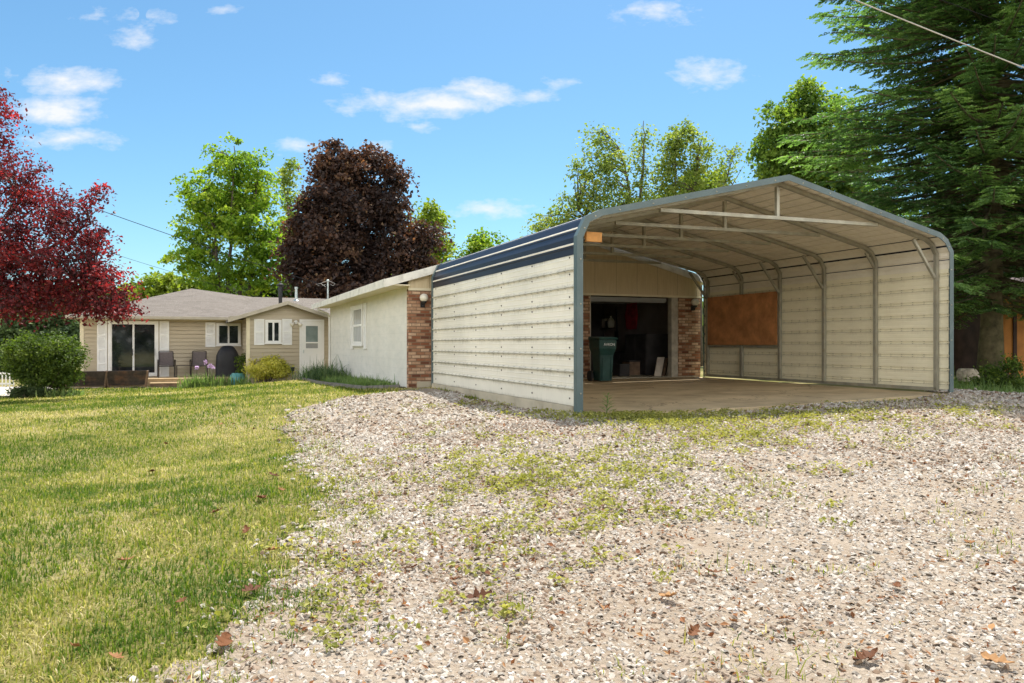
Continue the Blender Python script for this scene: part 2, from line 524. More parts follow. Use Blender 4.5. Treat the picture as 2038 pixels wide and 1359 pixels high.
    # glass seen from outside a dim room
    m, T, b = newmat('glass_dark')
    n = T.noise(pos(T), 1.6, 4)
    T.link(T.ramp(n, [(.35, (.006, .008, .009)), (.7, (.035, .042, .045))]), b.inputs['Base Color'])
    b.inputs['Roughness'].default_value = .04; b.inputs['Specular IOR Level'].default_value = .8
    m, T, b = newmat('glass_curtain')
    n = T.noise(T.mapping(pos(T), (6, 6, .4)), 3, 3)
    T.link(T.ramp(n, [(.3, (.20, .22, .22)), (.7, (.42, .45, .45))]), b.inputs['Base Color'])
    b.inputs['Roughness'].default_value = .05; b.inputs['Specular IOR Level'].default_value = .8
    m, T, b = newmat('glass_screen')
    T.link(T.ramp(T.noise(pos(T), 2, 3), [(.3, (.14, .19, .18)), (.7, (.23, .28, .27))]), b.inputs['Base Color'])
    b.inputs['Roughness'].default_value = .2
    # vinyl lap siding
    m, T, b = newmat('siding')
    uv = uvc(T)
    n = T.noise(T.mapping(uv, (.5, 6, 1)), 3, 5)
    n2 = T.noise(pos(T), .8, 4)
    col = T.mix(T.math('MULTIPLY', n2, .5), T.ramp(n, [(.3, (.43, .36, .25)), (.7, (.53, .455, .335))]), (.36, .30, .205))
    T.link(col, b.inputs['Base Color']); b.inputs['Roughness'].default_value = .5
    # vertical grooved plywood siding (gable of the garage)
    m, T, b = newmat('grooved_siding')
    uv = uvc(T); sep = T.n('ShaderNodeSeparateXYZ'); T.link(uv, sep.inputs[0])
    k = T.math('FRACT', T.math('DIVIDE', sep.outputs[0], .61))
    g = T.math('LESS_THAN', k, .015)
    n = T.noise(T.mapping(uv, (7, .6, 1)), 3, 6, .6)
    col = T.mix(T.math('MULTIPLY', g, .6), T.ramp(n, [(.3, (.56, .45, .28)), (.7, (.66, .55, .37))]), (.12, .08, .04))
    T.link(col, b.inputs['Base Color']); b.inputs['Roughness'].default_value = .7
    bump(T, b, T.math('SUBTRACT', 1.0, g), .6, .012)
    # painted block wall
    m, T, b = newmat('block_wall')
    uv = uvc(T)
    br = T.n('ShaderNodeTexBrick'); T.link(uv, br.inputs['Vector'])
    br.inputs['Scale'].default_value = 1; br.inputs['Brick Width'].default_value = .41; br.inputs['Row Height'].default_value = .205
    br.inputs['Mortar Size'].default_value = .006; br.inputs['Mortar Smooth'].default_value = .4
    n = T.noise(pos(T), .9, 6, .6)
    col = T.ramp(n, [(.3, (.64, .62, .56)), (.7, (.73, .71, .65))])
    dn = T.mrange(T.noise(T.mapping(uv, (1.2, 3, 1)), 2, 6), .45, .75, 0, .35)
    col = T.mix(dn, col, (.42, .45, .42))
    col = T.mix(T.math('MULTIPLY', br.outputs['Fac'], .10), col, (.2, .19, .16))
    T.link(col, b.inputs['Base Color']); b.inputs['Roughness'].default_value = .75
    bump(T, b, T.math('ADD', T.math('MULTIPLY', br.outputs['Fac'], -1.0), T.math('MULTIPLY', T.noise(pos(T), 40, 3), .3)), .15, .01)
    # brick
    m, T, b = newmat('brick')
    uv = uvc(T)
    br = T.n('ShaderNodeTexBrick'); T.link(uv, br.inputs['Vector'])
    br.inputs['Scale'].default_value = 1; br.inputs['Brick Width'].default_value = .205; br.inputs['Row Height'].default_value = .0725
    br.inputs['Mortar Size'].default_value = .009; br.inputs['Mortar Smooth'].default_value = .1
    br.inputs['Color1'].default_value = (0, 0, 0, 1); br.inputs['Color2'].default_value = (1, 1, 1, 1); br.inputs['Mortar'].default_value = (.5, .5, .5, 1)
    br.inputs['Bias'].default_value = 0
    col = T.ramp(br.outputs['Color'], [(0, (.11, .035, .018)), (.25, (.28, .10, .045)), (.5, (.46, .27, .16)), (.8, (.66, .46, .31)), (1, (.34, .15, .08))])
    nz = T.noise(pos(T), 14, 5)
    col = T.mix(T.mrange(nz, .35, .75, 0, .45), col, (.14, .06, .03))
    col = T.mix(br.outputs['Fac'], col, (.20, .13, .08))
    T.link(col, b.inputs['Base Color']); b.inputs['Roughness'].default_value = .85
    bump(T, b, T.math('SUBTRACT', T.math('MULTIPLY', nz, .3), br.outputs['Fac']), .7, .012)
    # asphalt shingles
    m, T, b = newmat('shingles')
    uv = uvc(T)
    br = T.n('ShaderNodeTexBrick'); T.link(uv, br.inputs['Vector'])
    br.inputs['Scale'].default_value = 1; br.inputs['Brick Width'].default_value = .33; br.inputs['Row Height'].default_value = .14
    br.inputs['Mortar Size'].default_value = .008
    br.inputs['Color1'].default_value = (.11, .097, .083, 1); br.inputs['Color2'].default_value = (.19, .168, .148, 1); br.inputs['Mortar'].default_value = (.13, .10, .09, 1)
    n = T.noise(pos(T), 45, 3, .7)
    col = T.mix(.55, br.outputs['Color'], T.ramp(n, [(.32, (.05, .043, .036)), (.5, (.13, .113, .097)), (.68, (.31, .28, .25))]))
    T.link(col, b.inputs['Base Color']); b.inputs['Roughness'].default_value = .92; b.inputs['Specular IOR Level'].default_value = .2
    bump(T, b, T.math('SUBTRACT', n, br.outputs['Fac']), .5, .012)
    # lawn soil and thatch
    m, T, b = newmat('lawn')
    p = pos(T)
    a = T.noise(p, .55, 6, .65); c = T.noise(p, 22, 5, .7); e = T.noise(p, 2.2, 5)
    f = T.math('ADD', T.math('MULTIPLY', a, .75), T.math('MULTIPLY', c, .35))
    col = T.ramp(f, [(.40, (.11, .12, .028)), (.54, (.22, .19, .065)), (.70, (.38, .31, .17))])
    col = T.mix(T.mrange(e, .45, .7, 0, .5), col, (.10, .12, .028))
    T.link(col, b.inputs['Base Color']); b.inputs['Roughness'].default_value = .95; b.inputs['Specular IOR Level'].default_value = .1
    bump(T, b, c, .9, .05)
    # grass blades take the colour of their patch
    m, T, b = newmat('grass')
    a1 = T.n('ShaderNodeAttribute', attribute_name='rnd')
    col = T.ramp(a1.outputs['Fac'], [(0, (.060, .115, .012)), (.25, (.13, .185, .02)), (.5, (.25, .25, .045)), (.75, (.44, .37, .16)), (1, (.62, .53, .33))])
    T.link(col, b.inputs['Base Color']); b.inputs['Roughness'].default_value = .6; b.inputs['Specular IOR Level'].default_value = .2
    tr = T.n('ShaderNodeBsdfTranslucent'); T.link(T.mix(1, col, (1.35, 1.45, .7), 'MULTIPLY'), tr.inputs['Color'])
    mx = T.n('ShaderNodeMixShader'); mx.inputs[0].default_value = .45
    T.link(b.outputs[0], mx.inputs[1]); T.link(tr.outputs[0], mx.inputs[2]); T.link(mx.outputs[0], m.node_tree.nodes['Material Output'].inputs[0])
    # gravel bed and chips
    m, T, b = newmat('gravel_bed')
    p = pos(T)
    vo = T.n('ShaderNodeTexVoronoi'); T.link(p, vo.inputs['Vector']); vo.inputs['Scale'].default_value = 26
    n = T.noise(p, 1.2, 6); n3 = T.noise(p, 60, 4, .7)
    col = T.ramp(n, [(.35, (.32, .255, .185)), (.65, (.46, .39, .305))])
    col = T.mix(T.math('MULTIPLY', T.mrange(n3, .4, .62), .5), col, (.54, .46, .38))
    col = T.mix(T.mrange(vo.outputs['Distance'], .02, .5, 0, .35), col, (.20, .14, .09))
    T.link(col, b.inputs['Base Color']); b.inputs['Roughness'].default_value = .95; b.inputs['Specular IOR Level'].default_value = .15
    bump(T, b, T.math('SUBTRACT', n3, T.math('MULTIPLY', vo.outputs['Distance'], .8)), .9, .03)
    m, T, b = newmat('chips')
    a1 = T.n('ShaderNodeAttribute', attribute_name='rnd')
    col = T.ramp(a1.outputs['Fac'], [(0, (.10, .055, .03)), (.16, (.20, .135, .085)), (.32, (.31, .245, .19)), (.55, (.365, .328, .278)), (.8, (.455, .42, .365)), (.94, (.58, .54, .49)), (1, (.33, .33, .34))])
    col = T.mix(T.math('MULTIPLY', T.noise(pos(T), 90, 3), .35), col, (.30, .23, .17))
    T.link(col, b.inputs['Base Color']); b.inputs['Roughness'].default_value = .85; b.inputs['Specular IOR Level'].default_value = .25
    foliage('leaf_maple', [(0, (.065, .13, .018)), (.45, (.16, .26, .03)), (.75, (.30, .38, .045)), (1, (.42, .46, .08))], .55)
    foliage('leaf_crimson', [(0, (.022, .018, .019)), (.45, (.052, .035, .032)), (.72, (.12, .070, .048)), (1, (.28, .19, .10))], .40, (1.8, 1.15, .65), .5, .3)
    foliage('leaf_plum', [(0, (.032, .016, .018)), (.45, (.078, .026, .030)), (.72, (.19, .036, .040)), (1, (.40, .085, .07))], .46, (2.7, .75, .8), .5, .3)
    foliage('leaf_yellowgreen', [(0, (.11, .17, .018)), (.5, (.20, .26, .03)), (1, (.32, .35, .06))])
    foliage('leaf_airy', [(0, (.08, .13, .03)), (.5, (.19, .25, .06)), (.85, (.34, .37, .09)), (1, (.46, .42, .14))], .5)
    foliage('leaf_blue', [(0, (.05, .09, .04)), (.5, (.11, .165, .075)), (1, (.21, .26, .11))], .4, (1.2, 1.4, .8))
    foliage('leaf_bush', [(0, (.028, .052, .012)), (.5, (.075, .125, .02)), (1, (.21, .27, .045))], .38)
    foliage('leaf_broad', [(0, (.045, .090, .018)), (.45, (.10, .175, .030)), (.75, (.20, .28, .045)), (1, (.36, .40, .08))], .48)
    foliage('leaf_dark', [(0, (.028, .05, .02)), (.6, (.065, .10, .038)), (1, (.12, .16, .06))], .4)
    foliage('leaf_gold', [(0, (.18, .22, .03)), (.35, (.55, .56, .08)), (1, (.88, .82, .28))], .45, (1.3, 1.2, .7))
    foliage('leaf_blade', [(0, (.045, .085, .035)), (.5, (.085, .14, .06)), (1, (.16, .22, .09))], .35, (1.2, 1.4, .7))
    foliage('leaf_iris', [(0, (.10, .17, .05)), (.5, (.18, .26, .09)), (1, (.30, .36, .12))], .4, (1.2, 1.4, .6))
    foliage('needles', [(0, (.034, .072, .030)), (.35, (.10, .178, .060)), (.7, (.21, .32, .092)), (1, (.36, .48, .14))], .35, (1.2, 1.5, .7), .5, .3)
    foliage('leaf_weed', [(0, (.13, .145, .03)), (.5, (.26, .265, .055)), (1, (.48, .44, .16))], .4, (1.4, 1.4, .7))
    foliage('dead_leaf', [(0, (.09, .035, .017)), (.5, (.22, .09, .035)), (1, (.46, .27, .12))], .2, (1.3, 1, .7), .7, .2)
build_mats()

# ------------------------------------------------------------------ ground
GRAVEL_PX = [(250, 1359), (400, 1320), (500, 1255), (545, 1190), (590, 1100), (615, 1040), (632, 975), (636, 930), (604, 905), (578, 868), (570, 838), (600, 812), (690, 791), (790, 779)]
_poly = [gpix(*q)[:2] for q in GRAVEL_PX]
_poly = [(_poly[0][0] - 1.2, 0.6)] + _poly + [F(-.25, 7.1, 0)[:2], F(.1, 0.2, 0)[:2], F(.1, -.25, 0)[:2], F(7.3, -.15, 0)[:2], F(7.5, .6, 0)[:2], (9.5, 15.2), (17, 15.6), (17, .6)]
_poly = np.array(_poly)
def in_poly(x, y, poly):
    x = np.asarray(x); y = np.asarray(y); ins = np.zeros(x.shape, bool)
    j = len(poly) - 1
    for i in range(len(poly)):
        xi, yi = poly[i]; xj, yj = poly[j]
        c = ((yi > y) != (yj > y)) & (x < (xj - xi) * (y - yi) / (yj - yi + 1e-12) + xi)
        ins ^= c; j = i
    return ins
def in_gravel(x, y, j=.35):
    dx = (fbm(x * 1.7, y * 1.7, 21) - .5) * j + (vnoise(x * 9, y * 9, 31) - .5) * .16
    dy = (fbm(x * 1.7, y * 1.7, 41) - .5) * j + (vnoise(x * 9, y * 9, 51) - .5) * .16
    return in_poly(x + dx, y + dy, _poly)
def sheet(name, xs, ys, mat, zoff=0.0, keep=None, kind='structure'):
    Xg, Yg = np.meshgrid(xs, ys, indexing='ij')
    Z = H(Xg, Yg) + zoff
    nx, ny = Xg.shape
    idx = np.arange(nx * ny).reshape(nx, ny)
    q = np.stack([idx[:-1, :-1], idx[1:, :-1], idx[1:, 1:], idx[:-1, 1:]], -1).reshape(-1, 4)
    V = np.stack([Xg.ravel(), Yg.ravel(), Z.ravel()], 1)
    if keep is not None:
        c = V[q].mean(1); q = q[keep(c[:, 0], c[:, 1])]
        used, inv = np.unique(q, return_inverse=True)
        V = V[used]; q = inv.reshape(-1, 4)
    o = mesh_np(name, V, q, mat, smooth=True)
    return tag(o, kind=kind)
def spaced(lo, hi, step, far, nfar):
    core = np.arange(lo, hi + 1e-6, step)
    g = (np.geomspace(1, far, nfar)[1:]) * step * 1.5
    return np.concatenate([(lo - np.cumsum(np.diff(np.concatenate([[0], g]))))[::-1], core, hi + np.cumsum(np.diff(np.concatenate([[0], g])))])
sheet('lawn', spaced(-24, 22, .35, 1200, 26), spaced(-3, 48, .35, 1200, 26), MAT['lawn'])
sheet('gravel_driveway', np.arange(-5, 17.01, .1), np.arange(.6, 17.5, .1), MAT['gravel_bed'], .010, in_gravel)

_cos = np.array([math.cos(2 * math.pi * k / 6) for k in range(6)]); _sin = np.array([math.sin(2 * math.pi * k / 6) for k in range(6)])
def chips(name, pts, size, flat=.30, mat='chips', rnd=None, tilt=.42):
    n = len(pts)
    yaw = rng.uniform(0, 6.28, n); asp = rng.uniform(.55, 1.0, n)
    rad = size[:, None] * .5 * rng.uniform(.72, 1.18, (n, 6))
    lx = rad * _cos; ly = rad * _sin * asp[:, None]
    h = size * flat * rng.uniform(.5, 1.2, n)
    top = rng.uniform(.45, .8, (n, 1))
    ox = rng.uniform(-.1, .1, (n, 1)) * size[:, None]
    bx, by, bz = lx, ly, np.zeros_like(lx) - .25 * h[:, None]
    tx, ty, tz = lx * top + ox, ly * top, np.repeat(h[:, None], 6, 1) * rng.uniform(.7, 1.1, (n, 6)) * .75
    X = np.concatenate([bx, tx], 1); Y = np.concatenate([by, ty], 1); Z = np.concatenate([bz, tz], 1)
    a, b = rng.normal(0, tilt, n)[:, None], rng.normal(0, tilt, n)[:, None]
    Z = Z + X * a + Y * b
    c, s = np.cos(yaw)[:, None], np.sin(yaw)[:, None]
    V = np.stack([pts[:, 0:1] + X * c - Y * s, pts[:, 1:2] + X * s + Y * c, pts[:, 2:3] + Z], -1).reshape(-1, 3)
    base = (np.arange(n) * 12)[:, None]
    k = np.arange(6)
    side = np.stack([k, (k + 1) % 6, 6 + (k + 1) % 6, 6 + k], 1)
    sq = (base[:, :, None] + side[None]).reshape(-1, 4)
    cap1 = base + np.array([6, 7, 8, 9]); cap2 = base + np.array([6, 9, 10, 11])
    faces = np.concatenate([sq, cap1, cap2])
    rv = np.repeat(rng.uniform(0, 1, n) if rnd is None else rnd, 12)
    return mesh_np(name, V, faces, MAT[mat], attrs={'rnd': rv})

def scatter(x0, x1, y0, y1, n):
    return rng.uniform(x0, x1, n), rng.uniform(y0, y1, n)
def view_ok(x, y, m=3.2):
    return np.abs(x) < (1019 / FPX) * y * 1.06 + m
def make_gravel():
    pts, sz, rn = [], [], []
    for (y0, y1, dens, s) in [(1.4, 2.4, 1500, .024), (2.4, 4.6, 4200, .022), (4.6, 7.0, 2900, .025), (7.0, 10.0, 1700, .030), (10.0, 15.5, 600, .044)]:
        w = 1019 / FPX * y1 * 1.06 + 3.3
        n = int(2 * w * (y1 - y0) * dens)
        x, y = scatter(-w, w, y0, y1, n)
        ok = view_ok(x, y)
        x, y = x[ok], y[ok]
        ok = in_gravel(x, y, .7) | (in_gravel(x + .22, y, .7) & (rng.uniform(0, 1, len(x)) < .05))
        x, y = x[ok], y[ok]
        # bare packed sand in some places, most towards the lower right
        bare = fbm(x * .8, y * .8, 61) + .42 * np.clip((x - .2) / 2.5, 0, 1) * np.clip((8.5 - y) / 3, 0, 1) + .16 * np.clip((4.4 - y) / 1.2, 0, 1)
        keep = rng.uniform(0, 1, len(x)) < np.clip(1.95 - bare * 1.75, .20, 1)
        x, y = x[keep], y[keep]
        s_ = s * np.clip(np.exp(rng.normal(-.05, .48, len(x))), .35, 2.1)
        pts.append(np.stack([x, y, H(x, y) + .010], 1)); sz.append(s_)
        rn.append(np.clip(rng.beta(2.2, 1.6, len(x)) - .25 * (fbm(x * .9, y * .9, 71) > .56) * rng.uniform(0, 1, len(x)), 0, 1))
    pts, sz, rn = np.concatenate(pts), np.concatenate(sz), np.concatenate(rn)
    o = chips('gravel', pts, sz, rnd=rn)
    tag(o, 'pale loose stone chips spread over the driveway', 'gravel', kind='stuff')
make_gravel()

def blades(name, pts, h, w, rnd, mat, lean=.5, parent=None, clump=None):
    """each blade a bent strip of two quads"""
    n = len(pts)
    yaw = rng.uniform(0, 6.28, n); d = np.stack([np.cos(yaw), np.sin(yaw)], 1)
    s = np.stack([-d[:, 1], d[:, 0]], 1)
    ln = np.abs(rng.normal(0, lean, n)) * h
    L = []
    for (t, wf) in ((0, 1.0), (.55, .75), (1.0, .12)):
        c = pts.copy()
        c[:, :2] += d * (ln * t ** 1.8)[:, None]
        c[:, 2] += h * t - (ln * t * t * .35)
        for sg in (-1, 1):
            q = c.copy(); q[:, :2] += s * (sg * w * wf * .5)[:, None]; L.append(q)
    V = np.stack(L, 1).reshape(-1, 3)
    b = (np.arange(n) * 6)[:, None]
    faces = np.concatenate([b + np.array([0, 1, 3, 2]), b + np.array([2, 3, 5, 4])])
    at = {'rnd': np.repeat(rnd, 6), 'clump': np.repeat(rnd if clump is None else clump, 6)}
    return mesh_np(name, V, faces, MAT[mat], parent, at)
HOUSE_CLEAR = [F(-1.0, 7.4, 0)[:2], F(-.1, 7.4, 0)[:2], F(-.1, 20, 0)[:2], F(-.9, 20, 0)[:2]]
def make_lawn():
    P_, h_, w_, r_ = [], [], [], []
    for (y0, y1, dens, hh, ww) in [(1.2, 2.4, 2600, .034, .0085), (2.4, 4.5, 4800, .034, .0068), (4.5, 7.5, 2700, .037, .0085), (7.5, 12, 1500, .038, .009), (12, 19, 650, .042, .014), (19, 28, 330, .045, .020)]:
        w = 1019 / FPX * y1 * 1.06 + 3.3
        n = int((w + .5) * (y1 - y0) * dens)
        x, y = scatter(-w, .5 if y1 > 7 else 0.0, y0, y1, n)
        ok = view_ok(x, y); x, y = x[ok], y[ok]
        u, v = toF(x, y)
        ok = ~in_gravel(x, y, .5) & ~((u > -.6) & (v > 7)) & ~((v > 19.6) & (u > -3.4)) & ~(v > 20.6)
        # stray tufts reach into the stones near the edge
        tuft = in_gravel(x, y, .5) & ~in_gravel(x - .40, y, .5) & (vnoise(x * 6, y * 6, 17) > .52)
        ok |= tuft
        x, y = x[ok], y[ok]
        dry = fbm(x * .55, y * .75, 81) * .7 + fbm(x * 3.1, y * 3.1, 91) * .5 - .06
        thin = rng.uniform(0, 1, len(x)) < np.clip(1.5 - (dry - .35) * 1.6, .35, 1)
        x, y, dry = x[thin], y[thin], dry[thin]
        r = np.clip((dry - .345) * 2.0 + rng.normal(0, .27, len(x)), 0, 1)
        hv = hh * np.exp(rng.normal(0, .35, len(x))) * (1.15 - .35 * r)
        P_.append(np.stack([x, y, H(x, y) - .004], 1)); h_.append(hv); w_.append(np.full(len(x), ww) * rng.uniform(.6, 1.3, len(x))); r_.append(r)
    o = blades('lawn_grass', np.concatenate(P_), np.concatenate(h_), np.concatenate(w_), np.concatenate(r_), 'grass', .8)
    tag(o, 'short sunlit yellow green turf with dry straw patches', 'grass', kind='stuff')
make_lawn()

def leaves_mesh(name, c, nrm, L, W, rnd, clump, mat, parent=None, axis=None):
    n = len(c)
    nrm = nrm / (np.linalg.norm(nrm, axis=1, keepdims=True) + 1e-9)
    t = rng.normal(0, 1, (n, 3)) if axis is None else axis
    t = t - nrm * (t * nrm).sum(1, keepdims=True)
    t /= np.linalg.norm(t, axis=1, keepdims=True) + 1e-9
    s = np.cross(nrm, t)
    L = L[:, None]; W = W[:, None]
    f = nrm * (W * .22)
    V = np.stack([c - t * L * .5, c + s * W * .5 + f - t * L * .05, c + t * L * .5, c - s * W * .5 + f - t * L * .05], 1).reshape(-1, 3)
    faces = np.arange(n * 4).reshape(n, 4)
    return mesh_np(name, V, faces, MAT[mat], parent, {'rnd': np.repeat(rnd, 4), 'clump': np.repeat(clump, 4)})
def sample_lobes(lobes, n, surf=2.4):
    vol = np.array([l[1][0] * l[1][1] * l[1][2] for l in lobes]) ** .72
    k = rng.choice(len(lobes), n, p=vol / vol.sum())
    d = rng.normal(0, 1, (n, 3)); d /= np.linalg.norm(d, axis=1, keepdims=True)
    r = rng.uniform(0, 1, n) ** (1 / surf)
    cen = np.array([l[0] for l in lobes])[k]; rad = np.array([l[1] for l in lobes])[k]
    return cen + d * r[:, None] * rad, d
def lobe(px, py, rx, ry, D, dr=1.0, dd=0.0):
    c = P(px, py, D + dd)
    a, b = rx * D / FPX, ry * D / FPX
    return (c, np.array([a, (a + b) * .5 * dr, b]))
def limb_curves(mb, base, tops, r0, trunk_path, rng_, lim=60):
    for t in tops[:lim]:
        t = np.array(t)
        i = min(range(len(trunk_path)), key=lambda k: np.linalg.norm((np.array(trunk_path[k]) - t) * np.array([1, 1, 1.0])) + (3.0 if trunk_path[k][2] > t[2] - .3 else 0))
        a = np.array(trunk_path[i])
        m1 = a * .6 + t * .4 + np.array([0, 0, .12]) * np.linalg.norm(t - a) + rng_.normal(0, .06, 3)
        ln = np.linalg.norm(t - a)
        rb = min(r0 * .5, .012 + ln * .016)
        mb.tube([a, m1, t], [rb, rb * .65, rb * .2], 5, False)
def make_tree(name, label, cat, lobes, base, trunks, nclump, per, leaf, mat, r0=.2, spread=.42, bark='bark', group=None, asp=.7, up=.6, out=.4, surf=2.4, limbs=70, flat=.6, vary=.35, zmin=-9):
    root = thing(name, tuple(base), label, cat, group)
    cc, cd = sample_lobes(lobes, nclump, surf)
    mb = MB(I)
    paths = []
    for tr in trunks:
        pts = [np.array(q, float) for q in tr]
        # resample
        seg = []
        for i in range(len(pts) - 1):
            for s in np.linspace(0, 1, 5)[:-1]:
                seg.append(pts[i] * (1 - s) + pts[i + 1] * s)
        seg.append(pts[-1])
        n = len(seg)
        seg = [q + rng.normal(0, r0 * .25, 3) * (0 < i < n - 1) for i, q in enumerate(seg)]
        mb.tube(seg, [r0 * (1 - .85 * i / (n - 1)) * (1.25 if i == 0 else 1) for i in range(n)], 8)
        paths += seg[2:]
    limb_curves(mb, base, list(cc[rng.permutation(nclump)]), r0, paths, rng, limbs)
    mb.build('trunk', MAT[bark], root, smooth=True)
    n = nclump * per
    ci = np.repeat(np.arange(nclump), per)
    sz = spread * np.exp(rng.normal(0, .3, nclump))
    off = np.clip(rng.normal(0, 1, (n, 3)), -1.9, 1.9) * sz[ci][:, None] * np.array([1, 1, flat])
    pts = cc[ci] + off
    pts[:, 2] -= .25 * (off[:, 0] ** 2 + off[:, 1] ** 2) / (spread + .01)
    ok = pts[:, 2] > zmin + rng.normal(0, .12, n)
    pts, ci = pts[ok], ci[ok]; n = len(pts)
    nrm = rng.normal(0, .6, (n, 3)) + np.array([0, 0, up]) + cd[ci] * out
    Ls = leaf * np.exp(rng.normal(0, .22, n))
    leaves_mesh('crown', pts, nrm, Ls, Ls * asp * rng.uniform(.8, 1.15, n), np.clip(rng.normal(.5, .22, n), 0, 1), np.clip(rng.normal(.5, vary, nclump), 0, 1)[ci], mat, root)
    return root

# ------------------------------------------------------------------ carport
PROFILE = [(0, .10), (0, 2.47), (.128, 2.733), (.366, 2.843), (3.71, 3.612), (7.04, 2.885), (7.214, 2.785), (7.345, 2.59), (7.345, .17)]
CL = 7.05
HOOPS = [.20, 1.52, 2.84, 4.16, 5.48, 6.80]
def resample_ribs(pts, s_start, gap, rib_h, sign=1, minor=True):
    """walk along a polyline and raise a trapezoid rib every gap metres; sign picks the outer side"""
    out = []
    seglen = [math.dist(pts[i], pts[i + 1]) for i in range(len(pts) - 1)]
    tot = sum(seglen)
    ks = [(0.0, 0.0), (tot, 0.0)]
    s = s_start
    while s < tot - .03:
        ks += [(s - .024, 0), (s - .011, rib_h), (s + .011, rib_h), (s + .024, 0)]
        if minor:
            for q in (.33, .66):
                m = s + gap * q
                if m < tot - .03: ks += [(m - .012, 0), (m, rib_h * .22), (m + .012, 0)]
        s += gap
    acc = 0
    for L in seglen[:-1]:
        acc += L; ks.append((acc, 0.0))
    ks = sorted(k for k in ks if -1e-6 <= k[0] <= tot + 1e-6)
    for (s, h) in ks:
        i, a = 0, s
        while i < len(seglen) - 1 and a > seglen[i] + 1e-9:
            a -= seglen[i]; i += 1
        p, q = pts[i], pts[i + 1]
        t = a / seglen[i]
        d = ((q[0] - p[0]) / seglen[i], (q[1] - p[1]) / seglen[i])
        n = (-d[1] * sign, d[0] * sign)
        out.append((p[0] + (q[0] - p[0]) * t + n[0] * h, p[1] + (q[1] - p[1]) * t + n[1] * h))
    return out
def extrude_v(mb, prof, v0, v1):
    A = [(u, v0, z) for u, z in prof]; B = [(u, v1, z) for u, z in prof]
    n = len(prof)
    mb._add(A + B, [(i, i + 1, n + i + 1, n + i) for i in range(n - 1)])
def offset_prof(pr, d):
    out = []
    n = len(pr)
    for i in range(n):
        def nn(a, b):
            L = math.dist(a, b); return (-(b[1] - a[1]) / L, (b[0] - a[0]) / L)
        if i == 0: m = nn(pr[0], pr[1])
        elif i == n - 1: m = nn(pr[-2], pr[-1])
        else:
            a, b = nn(pr[i - 1], pr[i]), nn(pr[i], pr[i + 1])
            m = (a[0] + b[0], a[1] + b[1]); L = m[0] ** 2 + m[1] ** 2
            m = (m[0] * 2 / L, m[1] * 2 / L)
        out.append((pr[i][0] + m[0] * d, pr[i][1] + m[1] * d))
    return out
